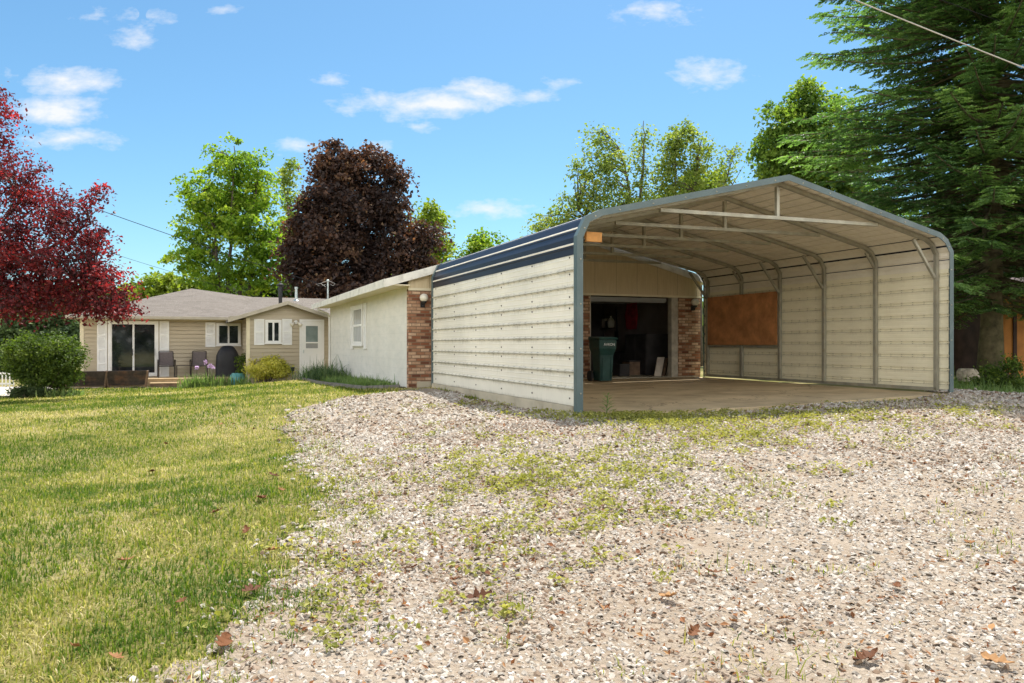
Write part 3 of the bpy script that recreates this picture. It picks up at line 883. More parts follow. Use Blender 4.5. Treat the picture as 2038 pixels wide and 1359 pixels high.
def make_carport():
    root = Froot('carport', 0, 0, 0, 'large open fronted metal carport with cream walls, dark roof and blue grey trim', 'carport')
    PZ0 = 2.257
    # left wall, ribs standing out towards -u
    w = MB(); extrude_v(w, resample_ribs([(0, .10), (0, PZ0)], .24, .2397, .024), .0, CL)
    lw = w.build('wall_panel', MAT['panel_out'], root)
    w = MB(); extrude_v(w, resample_ribs([(.006, .10), (.006, PZ0)], .24, .2397, .012), .0, CL)
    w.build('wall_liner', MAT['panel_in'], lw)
    w = MB(); extrude_v(w, resample_ribs([(7.345, 2.30), (7.345, .17)], .10, .2397, .016), .0, CL)
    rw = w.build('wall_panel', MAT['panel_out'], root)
    w = MB(); extrude_v(w, resample_ribs([(7.339, 2.30), (7.339, .17)], .10, .2397, .016), .0, CL)
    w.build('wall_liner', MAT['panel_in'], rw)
    # roof skin and its pale underside
    rp = [(-.004, PZ0 - .03)] + PROFILE[1:5]
    r = MB(); extrude_v(r, resample_ribs(rp, .12, .2397, .009, 1, False), -.06, CL + .03)
    rp2 = PROFILE[4:8] + [(7.349, 2.27)]
    extrude_v(r, resample_ribs(rp2, .12, .2397, .009, 1, False), -.06, CL + .03)
    roof = r.build('roof_panel', MAT['roof_blue'], root)
    r = MB()
    extrude_v(r, resample_ribs(offset_prof([(0, PZ0)] + PROFILE[1:5], -.008), .12, .2397, .018), -.05, CL + .02)
    extrude_v(r, resample_ribs(offset_prof(PROFILE[4:8] + [(7.345, 2.30)], -.008), .12, .2397, .018), -.05, CL + .02)
    r.build('roof_liner', MAT['liner'], roof)
    # trim round the front and the rear opening
    for (v0, v1, nm) in ((-.075, .03, 'front_trim'), (CL - .03, CL + .05, 'rear_trim')):
        pr = [(0, -.03 if v0 < 0 else .05)] + PROFILE[1:8] + [(7.345, .12)]
        O = offset_prof(pr, .026); N = offset_prof(pr, -.068 if v0 < 0 else -.03); M = offset_prof(pr, .021)
        t = MB()
        for i in range(len(O) - 1):
            t.hexa([(O[i][0], v0, O[i][1]), (O[i + 1][0], v0, O[i + 1][1]), (N[i + 1][0], v0, N[i + 1][1]), (N[i][0], v0, N[i][1])],
                   [(O[i][0], v0 + .012, O[i][1]), (O[i + 1][0], v0 + .012, O[i + 1][1]), (N[i + 1][0], v0 + .012, N[i + 1][1]), (N[i][0], v0 + .012, N[i][1])])
            t.hexa([(O[i][0], v0 + .0125, O[i][1]), (O[i + 1][0], v0 + .0125, O[i + 1][1]), (M[i + 1][0], v0 + .0125, M[i + 1][1]), (M[i][0], v0 + .0125, M[i][1])],
                   [(O[i][0], v1, O[i][1]), (O[i + 1][0], v1, O[i + 1][1]), (M[i + 1][0], v1, M[i + 1][1]), (M[i][0], v1, M[i][1])])
        tr = t.build(nm, MAT['trim_blue'], root)
        if v0 < 0:
            first = None
            Q = offset_prof(pr, -.03)
            for i in range(len(Q) - 1):
                L = math.dist(Q[i], Q[i + 1]); k = max(1, int(L / .55))
                for j in range(k):
                    tt = (j + .5) / k
                    x, y, z = F(Q[i][0] + (Q[i + 1][0] - Q[i][0]) * tt, v0 - .001, Q[i][1] + (Q[i + 1][1] - Q[i][1]) * tt)
                    if first is None:
                        b = MB(I); b.lathe((0, 0, 0), [(.013, -.002), (.013, .004), (.005, .009)], 7)
                        s = first = b.build('screw', MAT['galvanized']); s.parent = tr; s.rotation_euler = (R(90), 0, TH)
                    else:
                        s = first.copy(); COL.objects.link(s); s.parent = tr
                    s.location = Vector((x, y, z)) - origin_of(tr)
    # inner hoops
    inner = offset_prof([(0, .0)] + PROFILE[1:8] + [(7.345, .16)], -.062)
    # soften the bends
    def soft(pr):
        out = [pr[0]]
        for i in range(1, len(pr) - 1):
            if i in (1, 2, 3, 5, 6, 7):
                for s in (-.06, .0, .06):
                    a = pr[i - 1] if s < 0 else pr[i + 1]
                    L = math.dist(a, pr[i]); k = min(abs(s) / L, .4)
                    pt = (pr[i][0] + (a[0] - pr[i][0]) * k, pr[i][1] + (a[1] - pr[i][1]) * k)
                    if s == 0:
                        pt = (pr[i][0] * .9 + (pr[i - 1][0] + pr[i + 1][0]) * .0 + pr[i][0] * .1, pr[i][1])
                    out.append(pt)
            else: out.append(pr[i])
        out.append(pr[-1]); return out
    path = soft(inner)
    zr = lambda u: (2.843 + (u - .366) * .2299 if u < 3.71 else 3.612 - (u - 3.71) * .2183) - .10
    for k, v in enumerate(HOOPS):
        h = MB(); h.sweep_uz(path, .062, .062, v)
        hp = h.build('frame_hoop', MAT['galvanized'], root)
        t = MB(); t.bar((1.50, v, zr(1.50) - .03), (5.86, v, zr(5.86) - .03), .055, .055)
        t.build('cross_tie', MAT['galvanized'], root)
        zt = (zr(1.5) + zr(5.86)) / 2 - .03
        t = MB(); t.bar((3.71, v, zt + .028), (3.71, v, 3.49), .055, .055, (0, 1, 0)); t.build('king_post', MAT['galvanized'], root)
        for sgn in (0, 1):
            uu = (lambda d: .062 + d) if sgn == 0 else (lambda d: 7.283 - d)
            zb = 2.05 if sgn == 0 else 2.15
            if k == 0 and sgn == 0: continue
            if k in (0, 2, 3, 5):
                t = MB(); t.bar((uu(.035), v + .002, zb), (uu(.56), v + .002, zr(uu(.56)) - .045), .045, .05)
                t.build('corner_brace', MAT['galvanized'], root)
            else:
                t = MB(); t.bar((uu(.03), v + .002, zb + .30), (uu(.25), v + .002, zb + .585), .035, .04)
                t.build('corner_brace', MAT['galvanized'], root)
    for (u, z0, vv0) in ((.062, .03, .17), (7.283, .17, .17)):
        t = MB(); t.box(u - .031, u + .031, vv0, 6.9, z0 - .03, z0 + .03); t.build('base_rail', MAT['galvanized'], root)
    t = MB(); t.bar((7.285, 4.19, .915), (7.285, 6.77, .915), .05, .05); t.build('wall_rail', MAT['galvanized'], root)
    t = MB(); t.bar((7.285, 5.48 - .03, .20), (7.285, 5.48 - .03, .89), .05, .05, (0, 1, 0)); t.build('wall_stud', MAT['galvanized'], root)
    # screws on the left wall, one column per hoop
    first = None
    for v in HOOPS:
        for i in range(9):
            z = .10 + .2397 * (i + .5) + (.06 if i % 3 else -.02)
            x, y, zz = F(-.001, v, z)
            if first is None:
                b = MB(I); b.lathe((0, 0, 0), [(.014, -.002), (.014, .006), (.006, .012)], 7)
                s = first = b.build('screw', MAT['screw_metal']); s.parent = lw; s.rotation_euler = (0, R(-90), TH)
            else:
                s = first.copy(); COL.objects.link(s); s.parent = lw
            s.location = Vector((x, y, zz)) - origin_of(lw)
    return root
make_carport()

# slab under the carport and the low curb below its left wall
def make_slab():
    fl, fr, rl, rr = -.045, .105, .085, .115
    m = MB(); N = 14
    top = lambda a, b: (fl * (1 - a) + fr * a) * (1 - b) + (rl * (1 - a) + rr * a) * b
    vs, fs = [], []
    V0, V1 = -.10, 7.30
    U0, U1 = .12, 7.26
    for zz in (0, 1):
        for i in range(N + 1):
            for j in range(N + 1):
                a, b = i / N, j / N
                vs.append((U0 + (U1 - U0) * a, V0 + (V1 - V0) * b + (.05 * math.sin(a * 9) if j == 0 else 0), top(a, b) - (.3 if zz else 0)))
    n1 = (N + 1) ** 2
    ix = lambda z, i, j: z * n1 + i * (N + 1) + j
    for i in range(N):
        for j in range(N):
            fs.append((ix(0, i, j), ix(0, i + 1, j), ix(0, i + 1, j + 1), ix(0, i, j + 1)))
    for i in range(N):
        fs.append((ix(0, i, 0), ix(1, i, 0), ix(1, i + 1, 0), ix(0, i + 1, 0)))
        fs.append((ix(0, 0, i), ix(1, 0, i), ix(1, 0, i + 1), ix(0, 0, i + 1)))
        fs.append((ix(0, N, i), ix(1, N, i), ix(1, N, i + 1), ix(0, N, i + 1)))
    m._add(vs, fs)
    tag(m.build('concrete_floor', MAT['slab']), kind='structure')
    c = MB(); c.box(-.035, .115, .06, 7.02, -.4, .094)
    o = c.build('concrete_curb', MAT['concrete'], bevel=.008)
    tag(o, 'low stained concrete curb under the cream left wall of the carport', 'curb')
make_slab()
def slab_z(u, v):
    a, b = (u - .12) / 7.14, (v + .1) / 7.4
    return (-.045 * (1 - a) + .105 * a) * (1 - b) + (.085 * (1 - a) + .115 * a) * b

# plywood sheet hung on the right wall
pw = MB(); pw.box(7.232, 7.25, 4.20, 6.74, .955, 2.17)
tag(pw.build('plywood_sheet', MAT['plywood'], bevel=.002), 'reddish brown plywood sheet fixed inside the right carport wall', 'plywood')
lb = MB(); _a = fp(1166, 461, .42); _b = fp(1197, 482, .42); lb.box(_a[0], _b[0], .40, .46, _b[1], _a[1])
tag(lb.build('lumber_block', MAT['lumber'], bevel=.004), 'orange lumber offcut wedged under the left front bend of the carport roof', 'lumber')

# stacked blocks just inside the left wall
def make_blocks():
    z = slab_z(.3, .6)
    for i, lab in enumerate(['dark stained bottom concrete block in the stack behind the left front post', 'plain yellowish concrete block in the middle of the stack behind the left front post',
                             'cored yellowish concrete block near the top of the stack behind the left front post', 'thin broken cap block on top of the stack behind the left front post']):
        h = .19 if i < 3 else .08
        root = Froot('concrete_block', .30, 1.0, z, lab, 'block', 'concrete blocks stacked by the left carport wall')
        m = MB()
        u0, u1 = .14, .335 + .006 * (i % 2)
        if i == 2:
            m.box(u0, u1 - .06, .7, 1.1, z, z + h - .006); m.box(u1 - .055, u1, .7, 1.1, z, z + h - .006)
        else:
            m.box(u0, u1, .7, 1.1, z, z + h - .006)
        m.build('block_body', MAT['block_yellow'] if i else MAT['concrete'], root, bevel=.006)
        z += h
make_blocks()

# ------------------------------------------------------------------ garage
GV, GU0, GU1, GVB = 7.34, -.49, 7.45, 18.45
def text_obj(s, size, name, mat, parent, loc, rot, ext=.003):
    cu = bpy.data.curves.new(name, 'FONT'); cu.body = s; cu.size = size; cu.extrude = ext; cu.align_x = 'CENTER'; cu.align_y = 'CENTER'
    o = bpy.data.objects.new(name, cu); COL.objects.link(o)
    bpy.context.view_layer.update()
    me = bpy.data.meshes.new_from_object(o.evaluated_get(bpy.context.evaluated_depsgraph_get()))
    bpy.data.objects.remove(o)
    q = bpy.data.objects.new(name, me); COL.objects.link(q); me.materials.clear(); me.materials.append(mat)
    q.parent = parent; q.location = Vector(loc) - (origin_of(parent) if parent else Vector()); q.rotation_euler = rot
    return q
def wall_lamp(parent, u, v, z):
    m = MB()
    m.box(u - .05, u + .05, v - .025, v - .002, z - .16, z - .02)
    m.tube([(u, v - .02, z - .12), (u, v - .10, z - .14), (u, v - .12, z - .07)], .014, 6)
    m.lathe((u, v - .12, z - .08), [(.03, 0), (.06, .02), (.065, .05), (.05, .055)], 12)
    lp = m.build('wall_lamp', MAT['black_iron'], parent)
    g = MB(); g.lathe((u, v - .12, z - .03), [(.045, 0), (.085, .035), (.1, .085), (.085, .14), (.05, .168), (.012, .178)], 14)
    g.build('globe', MAT['bulb_glass'], lp, smooth=True)
def shutter(parent, u0, u1, v, z0, z1, panels=2, T=F, axis='v', mat='white_paint'):
    m = MB(T)
    d0, d1 = (-.035, -.004)
    def bx(a0, a1, e0, e1, c0, c1):
        if axis == 'v': m.box(a0, a1, v + e0, v + e1, c0, c1)
        else: m.box(v + e0, v + e1, a0, a1, c0, c1)
    fr = .055
    bx(u0, u0 + fr, d0, d1, z0, z1); bx(u1 - fr, u1, d0, d1, z0, z1)
    zs = np.linspace(z0, z1, panels + 1)
    bx(u0 + fr, u1 - fr, d0, d1, z1 - fr, z1); bx(u0 + fr, u1 - fr, d0, d1, z0, z0 + fr)
    for q in zs[1:-1]:
        bx(u0 + fr, u1 - fr, d0, d1, q - fr / 2, q + fr / 2)
    for i in range(panels):
        a = zs[i] + (fr if i == 0 else fr / 2); b = zs[i + 1] - (fr if i == panels - 1 else fr / 2)
        n = max(3, int((b - a) / .045))
        for k in range(n):
            c = a + (b - a) * (k + .5) / n; hh = (b - a) / n
            y0, y1 = v - .026, v - .008
            if axis == 'v':
                m.hexa([(u0 + fr, y0, c - hh * .5), (u1 - fr, y0, c - hh * .5), (u1 - fr, y0, c - hh * .3), (u0 + fr, y0, c - hh * .3)],
                       [(u0 + fr, y1, c + hh * .3), (u1 - fr, y1, c + hh * .3), (u1 - fr, y1, c + hh * .5), (u0 + fr, y1, c + hh * .5)])
            else:
                m.hexa([(y0, u0 + fr, c - hh * .5), (y0, u1 - fr, c - hh * .5), (y0, u1 - fr, c - hh * .3), (y0, u0 + fr, c - hh * .3)],
                       [(y1, u0 + fr, c + hh * .3), (y1, u1 - fr, c + hh * .3), (y1, u1 - fr, c + hh * .5), (y1, u0 + fr, c + hh * .5)])
    return m.build('shutter', MAT[mat], parent)
def slider_window(parent, u0, u1, v, z0, z1, panes=('glass_dark', 'glass_dark'), fr=.07, T=F, sill=True, nm='window', vertical=False):
    m = MB(T)
    m.box(u0, u0 + fr, v - .06, v - .001, z0, z1); m.box(u1 - fr, u1, v - .06, v - .001, z0, z1)
    m.box(u0 + fr, u1 - fr, v - .06, v - .001, z1 - fr, z1); m.box(u0 + fr, u1 - fr, v - .06, v - .001, z0, z0 + fr)
    if sill: m.box(u0 - .02, u1 + .02, v - .085, v - .062, z0 - .02, z0 + .03)
    w = m.build(nm, MAT['white_paint'], parent)
    a0, a1, c0, c1 = u0 + fr, u1 - fr, z0 + fr, z1 - fr
    n = len(panes)
    for i, g in enumerate(panes):
        s = .032
        if vertical:
            x0, x1 = a0, a1; y0, y1 = c0 + (c1 - c0) * i / n, c0 + (c1 - c0) * (i + 1) / n
        else:
            x0, x1 = a0 + (a1 - a0) * i / n, a0 + (a1 - a0) * (i + 1) / n; y0, y1 = c0, c1
        dv = .012 * (i % 2)
        m = MB(T)
        m.box(x0 + .001, x0 + s, v - .045 + dv, v - .012, y0, y1); m.box(x1 - s, x1 - .001, v - .045 + dv, v - .012, y0, y1)
        m.box(x0 + s, x1 - s, v - .045 + dv, v - .012, y1 - s, y1 - .001); m.box(x0 + s, x1 - s, v - .045 + dv, v - .012, y0 + .001, y0 + s)
        m.build('sash', MAT['white_paint'], w)
        m = MB(T); m.box(x0 + s, x1 - s, v - .028, v - .020, y0 + s, y1 - s)
        m.build('pane', MAT[g], w)
    return w
def make_garage():
    root = Froot('garage', 3.5, GV, 0, 'long low garage with brick front, open door and painted block side wall', 'garage')
    slope = .30; RU = (GU0 + GU1) / 2; ZE = 2.47
    rz = lambda u: ZE + (u - GU0) * slope if u <= RU else ZE + (RU - GU0) * slope - (u - RU) * .257
    # side and back walls
    w = MB(); w.box(GU0, GU0 + .2, GV + .145, GVB, -.6, 2.47); w.build('block_wall', MAT['block_wall'], root)
    w = MB(); w.box(GU1 - .15, GU1, GV + .145, GVB, -.6, 2.48); w.build('side_wall', MAT['fascia_white'], root)
    w = MB()
    w.poly([(GU0, GVB, -.6), (GU1, GVB, -.6), (GU1, GVB, 2.5), (RU, GVB, rz(RU)), (GU0, GVB, 2.5)])
    w.build('back_wall', MAT['siding'], root)
    # front: brick piers, grooved siding above
    D0, D1, DZ = 4.14, 6.54, 2.215
    for (a, b) in ((GU0, D0), (6.755, GU1)):
        w = MB(); w.box(a, b, GV, GV + .14, -.5, 2.215); w.build('brick_pier', MAT['brick'], root)
    w = MB()
    prof = [(GU0, 2.217), (GU1, 2.217), (GU1, rz(GU1)), (RU, rz(RU)), (GU0, rz(GU0))]
    w.hexa([(u, GV - .012, z) for u, z in prof], [(u, GV + .10, z) for u, z in prof])
    w.build('gable_siding', MAT['grooved_siding'], root)
    w = MB(); w.box(GU0 - .006, GU1 + .006, GV - .026, GV - .014, 2.19, 2.245); w.build('trim_board', MAT['cream_trim'], root)
    # door opening
    for bx in ((D1, D1 + .075, GV - .01, GV + .16, .09, DZ), (D1 + .08, 6.752, GV + .01, GV + .16, .09, DZ), (D0 + .001, D0 + .03, GV + .002, GV + .16, .09, DZ)):
        w = MB(); w.box(*bx); w.build('door_jamb', MAT['frame_wood'], root, bevel=.004)
    od = MB()
    for k in range(3):
        od.box(D0 + .05, D1 - .02, GV + .20 + .03 * k, GV + .24 + .03 * k, 2.10 - .02 * k, 2.18 - .02 * k)
    od.box(D0 + .05, D1 - .02, GV + .30, GV + 2.4, 2.14, 2.18)
    od.build('overhead_door', MAT['grey_plastic'], root)
    fl = MB(); fl.box(GU0 + .2, GU1 - .15, GV - .02, GVB, -.2, .125)
    fl.build('floor', MAT['concrete'], root)
    iw = MB(); iw.box(GU0 + .21, GU1 - .16, GV + 6.4, GV + 6.5, .13, 2.45); iw.build('partition', MAT['interior_wall'], root)
    lw_ = MB(); lw_.box(GU1 - .168, GU1 - .153, GV + .17, GV + 6.39, .13, 2.35); lw_.build('inner_wall', MAT['interior_wall'], root)
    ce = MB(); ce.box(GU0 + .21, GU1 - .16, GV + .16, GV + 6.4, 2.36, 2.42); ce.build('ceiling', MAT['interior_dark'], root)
    # roof: two slopes with overhang
    o = .56; V0, V1 = GV - .16, GVB + .5
    r = MB()
    for sg in (0, 1):
        e = GU0 - o if sg == 0 else GU1 + .30
        ze = rz(GU0) - o * slope if sg == 0 else rz(GU1) - .30 * .257
        A = [(e, V0, ze + .012), (RU, V0, rz(RU) + .012), (RU, V0, rz(RU) + .10), (e, V0, ze + .10)]
        r.hexa(A, [(x, V1, z) for x, _, z in A])
    roof = r.build('roof', MAT['roof_membrane'], root)
    f = MB(); e = GU0 - o; ze = rz(GU0) - o * slope
    f.box(e - .028, e - .002, V0 - .03, V1, ze - .065, ze + .115)
    f.build('fascia', MAT['fascia_white'], root)
    f = MB()
    for (a, b) in ((e, RU), (RU, GU1 + .30)):
        za = ze if a == e else rz(RU); zb = rz(RU) if b == RU else rz(GU1) - .30 * .257
        A = [(a, V0 - .028, za - .065), (b, V0 - .028, zb - .065), (b, V0 - .028, zb + .115), (a, V0 - .028, za + .115)]
        f.hexa(A, [(x, V0 - .002, z) for x, _, z in A])
    f.build('rake_board', MAT['fascia_white'], root)
    s = MB(); s.box(e, GU0 - .002, V0 + .001, V1, ze - .02, ze + .005); s.build('soffit', MAT['cream_trim'], root)
    # window with shutters seen edge-on in the block wall
    def Fs(a, b, c):     # a runs back along the wall, b out of the wall
        return F(GU0 + b, a, c)
    va, z1 = sp(704, 608, GU0); vb, z0 = sp(733, 690, GU0)
    va, vb = sorted((va, vb)); vc = (va + vb) / 2
    z0, z1 = .93, 2.12
    slider_window(root, vb - 1.55 if vb - va > 1.7 else va, vb, 0.0, z0, z1, ('glass_curtain', 'glass_curtain'), .09, Fs, vertical=True)
    lo = vb - 1.55 if vb - va > 1.7 else va
    shutter(root, lo - .42, lo - .03, 0.0, z0 - .10, z1 + .02, 2, Fs)
    shutter(root, vb + .03, vb + .42, 0.0, z0 - .10, z1 + .02, 2, Fs)
    u, z = fp(846, 598, GV); wall_lamp(root, u - .06, GV, z + .0)
    u, z = fp(1378, 606, GV); wall_lamp(root, u, GV, z + .0)
    # downspout at the far corner
    d = MB(); d.tube([(GU0 - .5, 18.0, 2.2), (GU0 - .1, 18.2, 2.05), (GU0 - .05, 18.25, 1.95), (GU0 - .05, 18.25, -.25)], .035, 8)
    d.build('downspout', MAT['white_paint'], root)
make_garage()

# trash cart
def make_cart():
    u, v = 3.95, 6.35
    zb = slab_z(u, v)
    root = Froot('trash_cart', u, v, zb, 'dark green wheeled trash cart parked left of the open garage door', 'trash cart')
    b = MB()
    rings = [(.155, .17, .02), (.18, .20, .62), (.185, .205, .64), (.225, .25, .78), (.23, .26, .98)]
    prev = None
    for (a, c, z) in rings:
        cur = [(u - a, v - c, zb + z), (u + a, v - c, zb + z), (u + a, v + c, zb + z), (u - a, v + c, zb + z)]
        if prev: b.hexa(prev, cur)
        prev = cur
    b.box(u - .13, u - .10, v - .215, v - .17, zb + .05, zb + .60); b.box(u + .10, u + .13, v - .215, v - .17, zb + .05, zb + .60)
    body = b.build('body', MAT['cart_green'], root, bevel=.012)
    l = MB()
    A = [(u - .255, v - .30, zb + .985), (u + .255, v - .30, zb + .985), (u + .255, v + .28, zb + .985), (u - .255, v + .28, zb + .985)]
    B = [(u - .24, v - .28, zb + 1.04), (u + .24, v - .28, zb + 1.04), (u + .24, v + .27, zb + 1.06), (u - .24, v + .27, zb + 1.06)]
    l.hexa(A, B)
    l.build('lid', MAT['cart_green'], root, bevel=.015)
    h = MB(); h.tube([(u - .18, v + .26, zb + .96), (u - .18, v + .35, zb + 1.0), (u + .18, v + .35, zb + 1.0), (u + .18, v + .26, zb + .96)], .018, 8); h.build('handle', MAT['cart_green'], root)
    for s in (-1, 1):
        w = MB()
        n = 16; A = [(u + s * .20, v + .20 + .125 * math.cos(6.283 * k / n), zb + .125 + .125 * math.sin(6.283 * k / n)) for k in range(n)]
        w.hexa(A, [(x + .05 * s, y, z) for x, y, z in A]); w.build('wheel', MAT['rubber'], root)
    x, y, z = F(u + .03, v - .268, zb + .87)
    text_obj('AVRON', .085, 'lettering', MAT['letter_white'], root, (x, y, z), (R(86), 0, TH))
make_cart()

# things inside the garage
def garage_items():
    fz = .125
    for i, (px, lab, mt, dr, h) in enumerate([(1302, 'wide pale board with dark marks leaning inside the garage door', 'board_white', .22, .50), (1326, 'narrow pale board leaning nearest the right door jamb', 'board_white', .11, .50), (1318, 'red brown board leaning between the two pale ones in the garage', 'weathered_wood', .09, .48)]):
        v = GV + .40 + .03 * i
        u = fp(px, 747, v)[0]
        m = MB()
        A = [(u, v, fz), (u + dr, v, fz), (u + dr, v + .02, fz), (u, v + .02, fz)]
        m.hexa(A, [(a + .20, b + .14, c + h) for a, b, c in A])
        o = m.build('board', MAT[mt], bevel=.002)
        tag(o, lab, 'board', 'boards leaning in the garage doorway')
    W = GU1 - .24                      # things stand or hang along the right-hand wall, the one seen through the door
    def along(px, y, u=None): return sp(px, y, W if u is None else u)
    def cab(px0, px1, y0, lab, nm, cat, mt, dep=.6):
        va, _ = along(px1, 700); vb, _ = along(px0, 700); va, vb = min(va, vb), max(va, vb)
        h = max(.4, along((px0 + px1) / 2, y0, W - dep)[1] - fz)
        root = Froot(nm, W - dep / 2, (va + vb) / 2, fz, lab, cat)
        m = MB(); m.box(W - dep, W, va, vb, fz, fz + h); m.build('body', MAT[mt], root, bevel=.01)
        k = max(1, int((vb - va) / .5))
        for i in range(k):
            m = MB(); m.box(W - dep - .02, W - dep - .002, va + (vb - va) * i / k + .02, va + (vb - va) * (i + 1) / k - .02, fz + .04, fz + h - .04); m.build('door_panel', MAT[mt], root, bevel=.004)
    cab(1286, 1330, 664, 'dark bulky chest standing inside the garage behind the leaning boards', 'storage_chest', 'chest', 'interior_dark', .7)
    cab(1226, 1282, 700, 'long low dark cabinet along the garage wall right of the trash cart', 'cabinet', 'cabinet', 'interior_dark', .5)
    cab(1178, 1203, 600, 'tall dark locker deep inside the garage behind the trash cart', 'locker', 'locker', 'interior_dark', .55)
    va, za = along(1262, 600); vb, zb = along(1248, 655)
    m = MB()
    for k in range(6):
        v = va + (vb - va) * k / 5
        m.tube([(W + .10 - .05 * (k % 2), v, za), (W + .08 - .06 * (k % 2), v + .02 * (k % 3 - 1), (za + zb) / 2), (W + .09 - .04 * (k % 2), v + .02, zb)], [.05, .08, .06], 7)
    tag(m.build('hanging_coat', MAT['red_cloth'], smooth=True), 'dark red coat hanging on the side wall of the garage', 'coat')
    va, zt = along(1223, 610); _, zl = along(1230, 678)
    root = Froot('shovel', W, va, zl, 'long handled shovel hanging upright on the garage wall left of the coat', 'shovel')
    m = MB(); m.tube([(W + .06, va - .05, zl + .3), (W + .06, va, zt)], .024, 7); m.build('handle', MAT['black_iron'], root)
    m = MB(); m.hexa([(W + .03, va - .16, zl), (W + .03, va + .06, zl), (W + .03, va + .06, zl + .3), (W + .03, va - .16, zl + .3)], [(W + .07, va - .14, zl - .02), (W + .07, va + .04, zl - .02), (W + .07, va + .04, zl + .33), (W + .07, va - .14, zl + .33)]); m.build('blade', MAT['black_iron'], root, bevel=.01)
    vs, zs = along(1222, 652); ve, _ = along(1204, 652)
    m = MB(); m.box(W - .18, W + .08, vs, ve, zs - .035, zs)
    tag(m.build('shelf', MAT['dark_wood']), 'dark shelf board on the garage wall between locker and shovel', 'shelf')
    for f, w, h, mt, lab in ((.72, .24, .30, 'board_white', 'small pale carton on the garage shelf near the locker'), (.45, .22, .22, 'interior_dark', 'dark carton in the middle of the garage shelf')):
        v = vs + (ve - vs) * f
        m = MB(); m.box(W - .14, W + .06, v - w / 2, v + w / 2, zs + .001, zs + h)
        tag(m.build('carton', MAT[mt], bevel=.006), lab, 'carton')
    v = vs + (ve - vs) * .18
    m = MB(); m.lathe((W - .05, v, zs + .001), [(.06, 0), (.10, .02), (.11, .18), (.09, .26), (.03, .32), (.03, .37)], 12)
    tag(m.build('jug', MAT['bulb_glass'], smooth=True), 'pale jug at the right end of the garage shelf beside the shovel', 'jug')
    for px, w, h, v, mt, lab in ((1256, .34, .36, GV + 1.5, 'weathered_wood', 'brown wooden crate on the garage floor left of the leaning boards'), (1236, .30, .28, GV + 1.0, 'interior_dark', 'small dark crate on the garage floor right beside the trash cart')):
        u, _ = fp(px, 730, v)
        root = Froot('crate', u, v, fz, lab, 'crate')
        m = MB(); m.box(u - w / 2, u + w / 2, v - .2, v + .2, fz, fz + h); m.build('body', MAT[mt], root, bevel=.012)
        m = MB(); m.box(u - w / 2 - .015, u + w / 2 + .015, v - .215, v + .215, fz + h + .001, fz + h + .035); m.build('rim', MAT['interior_dark'], root, bevel=.006)
garage_items()

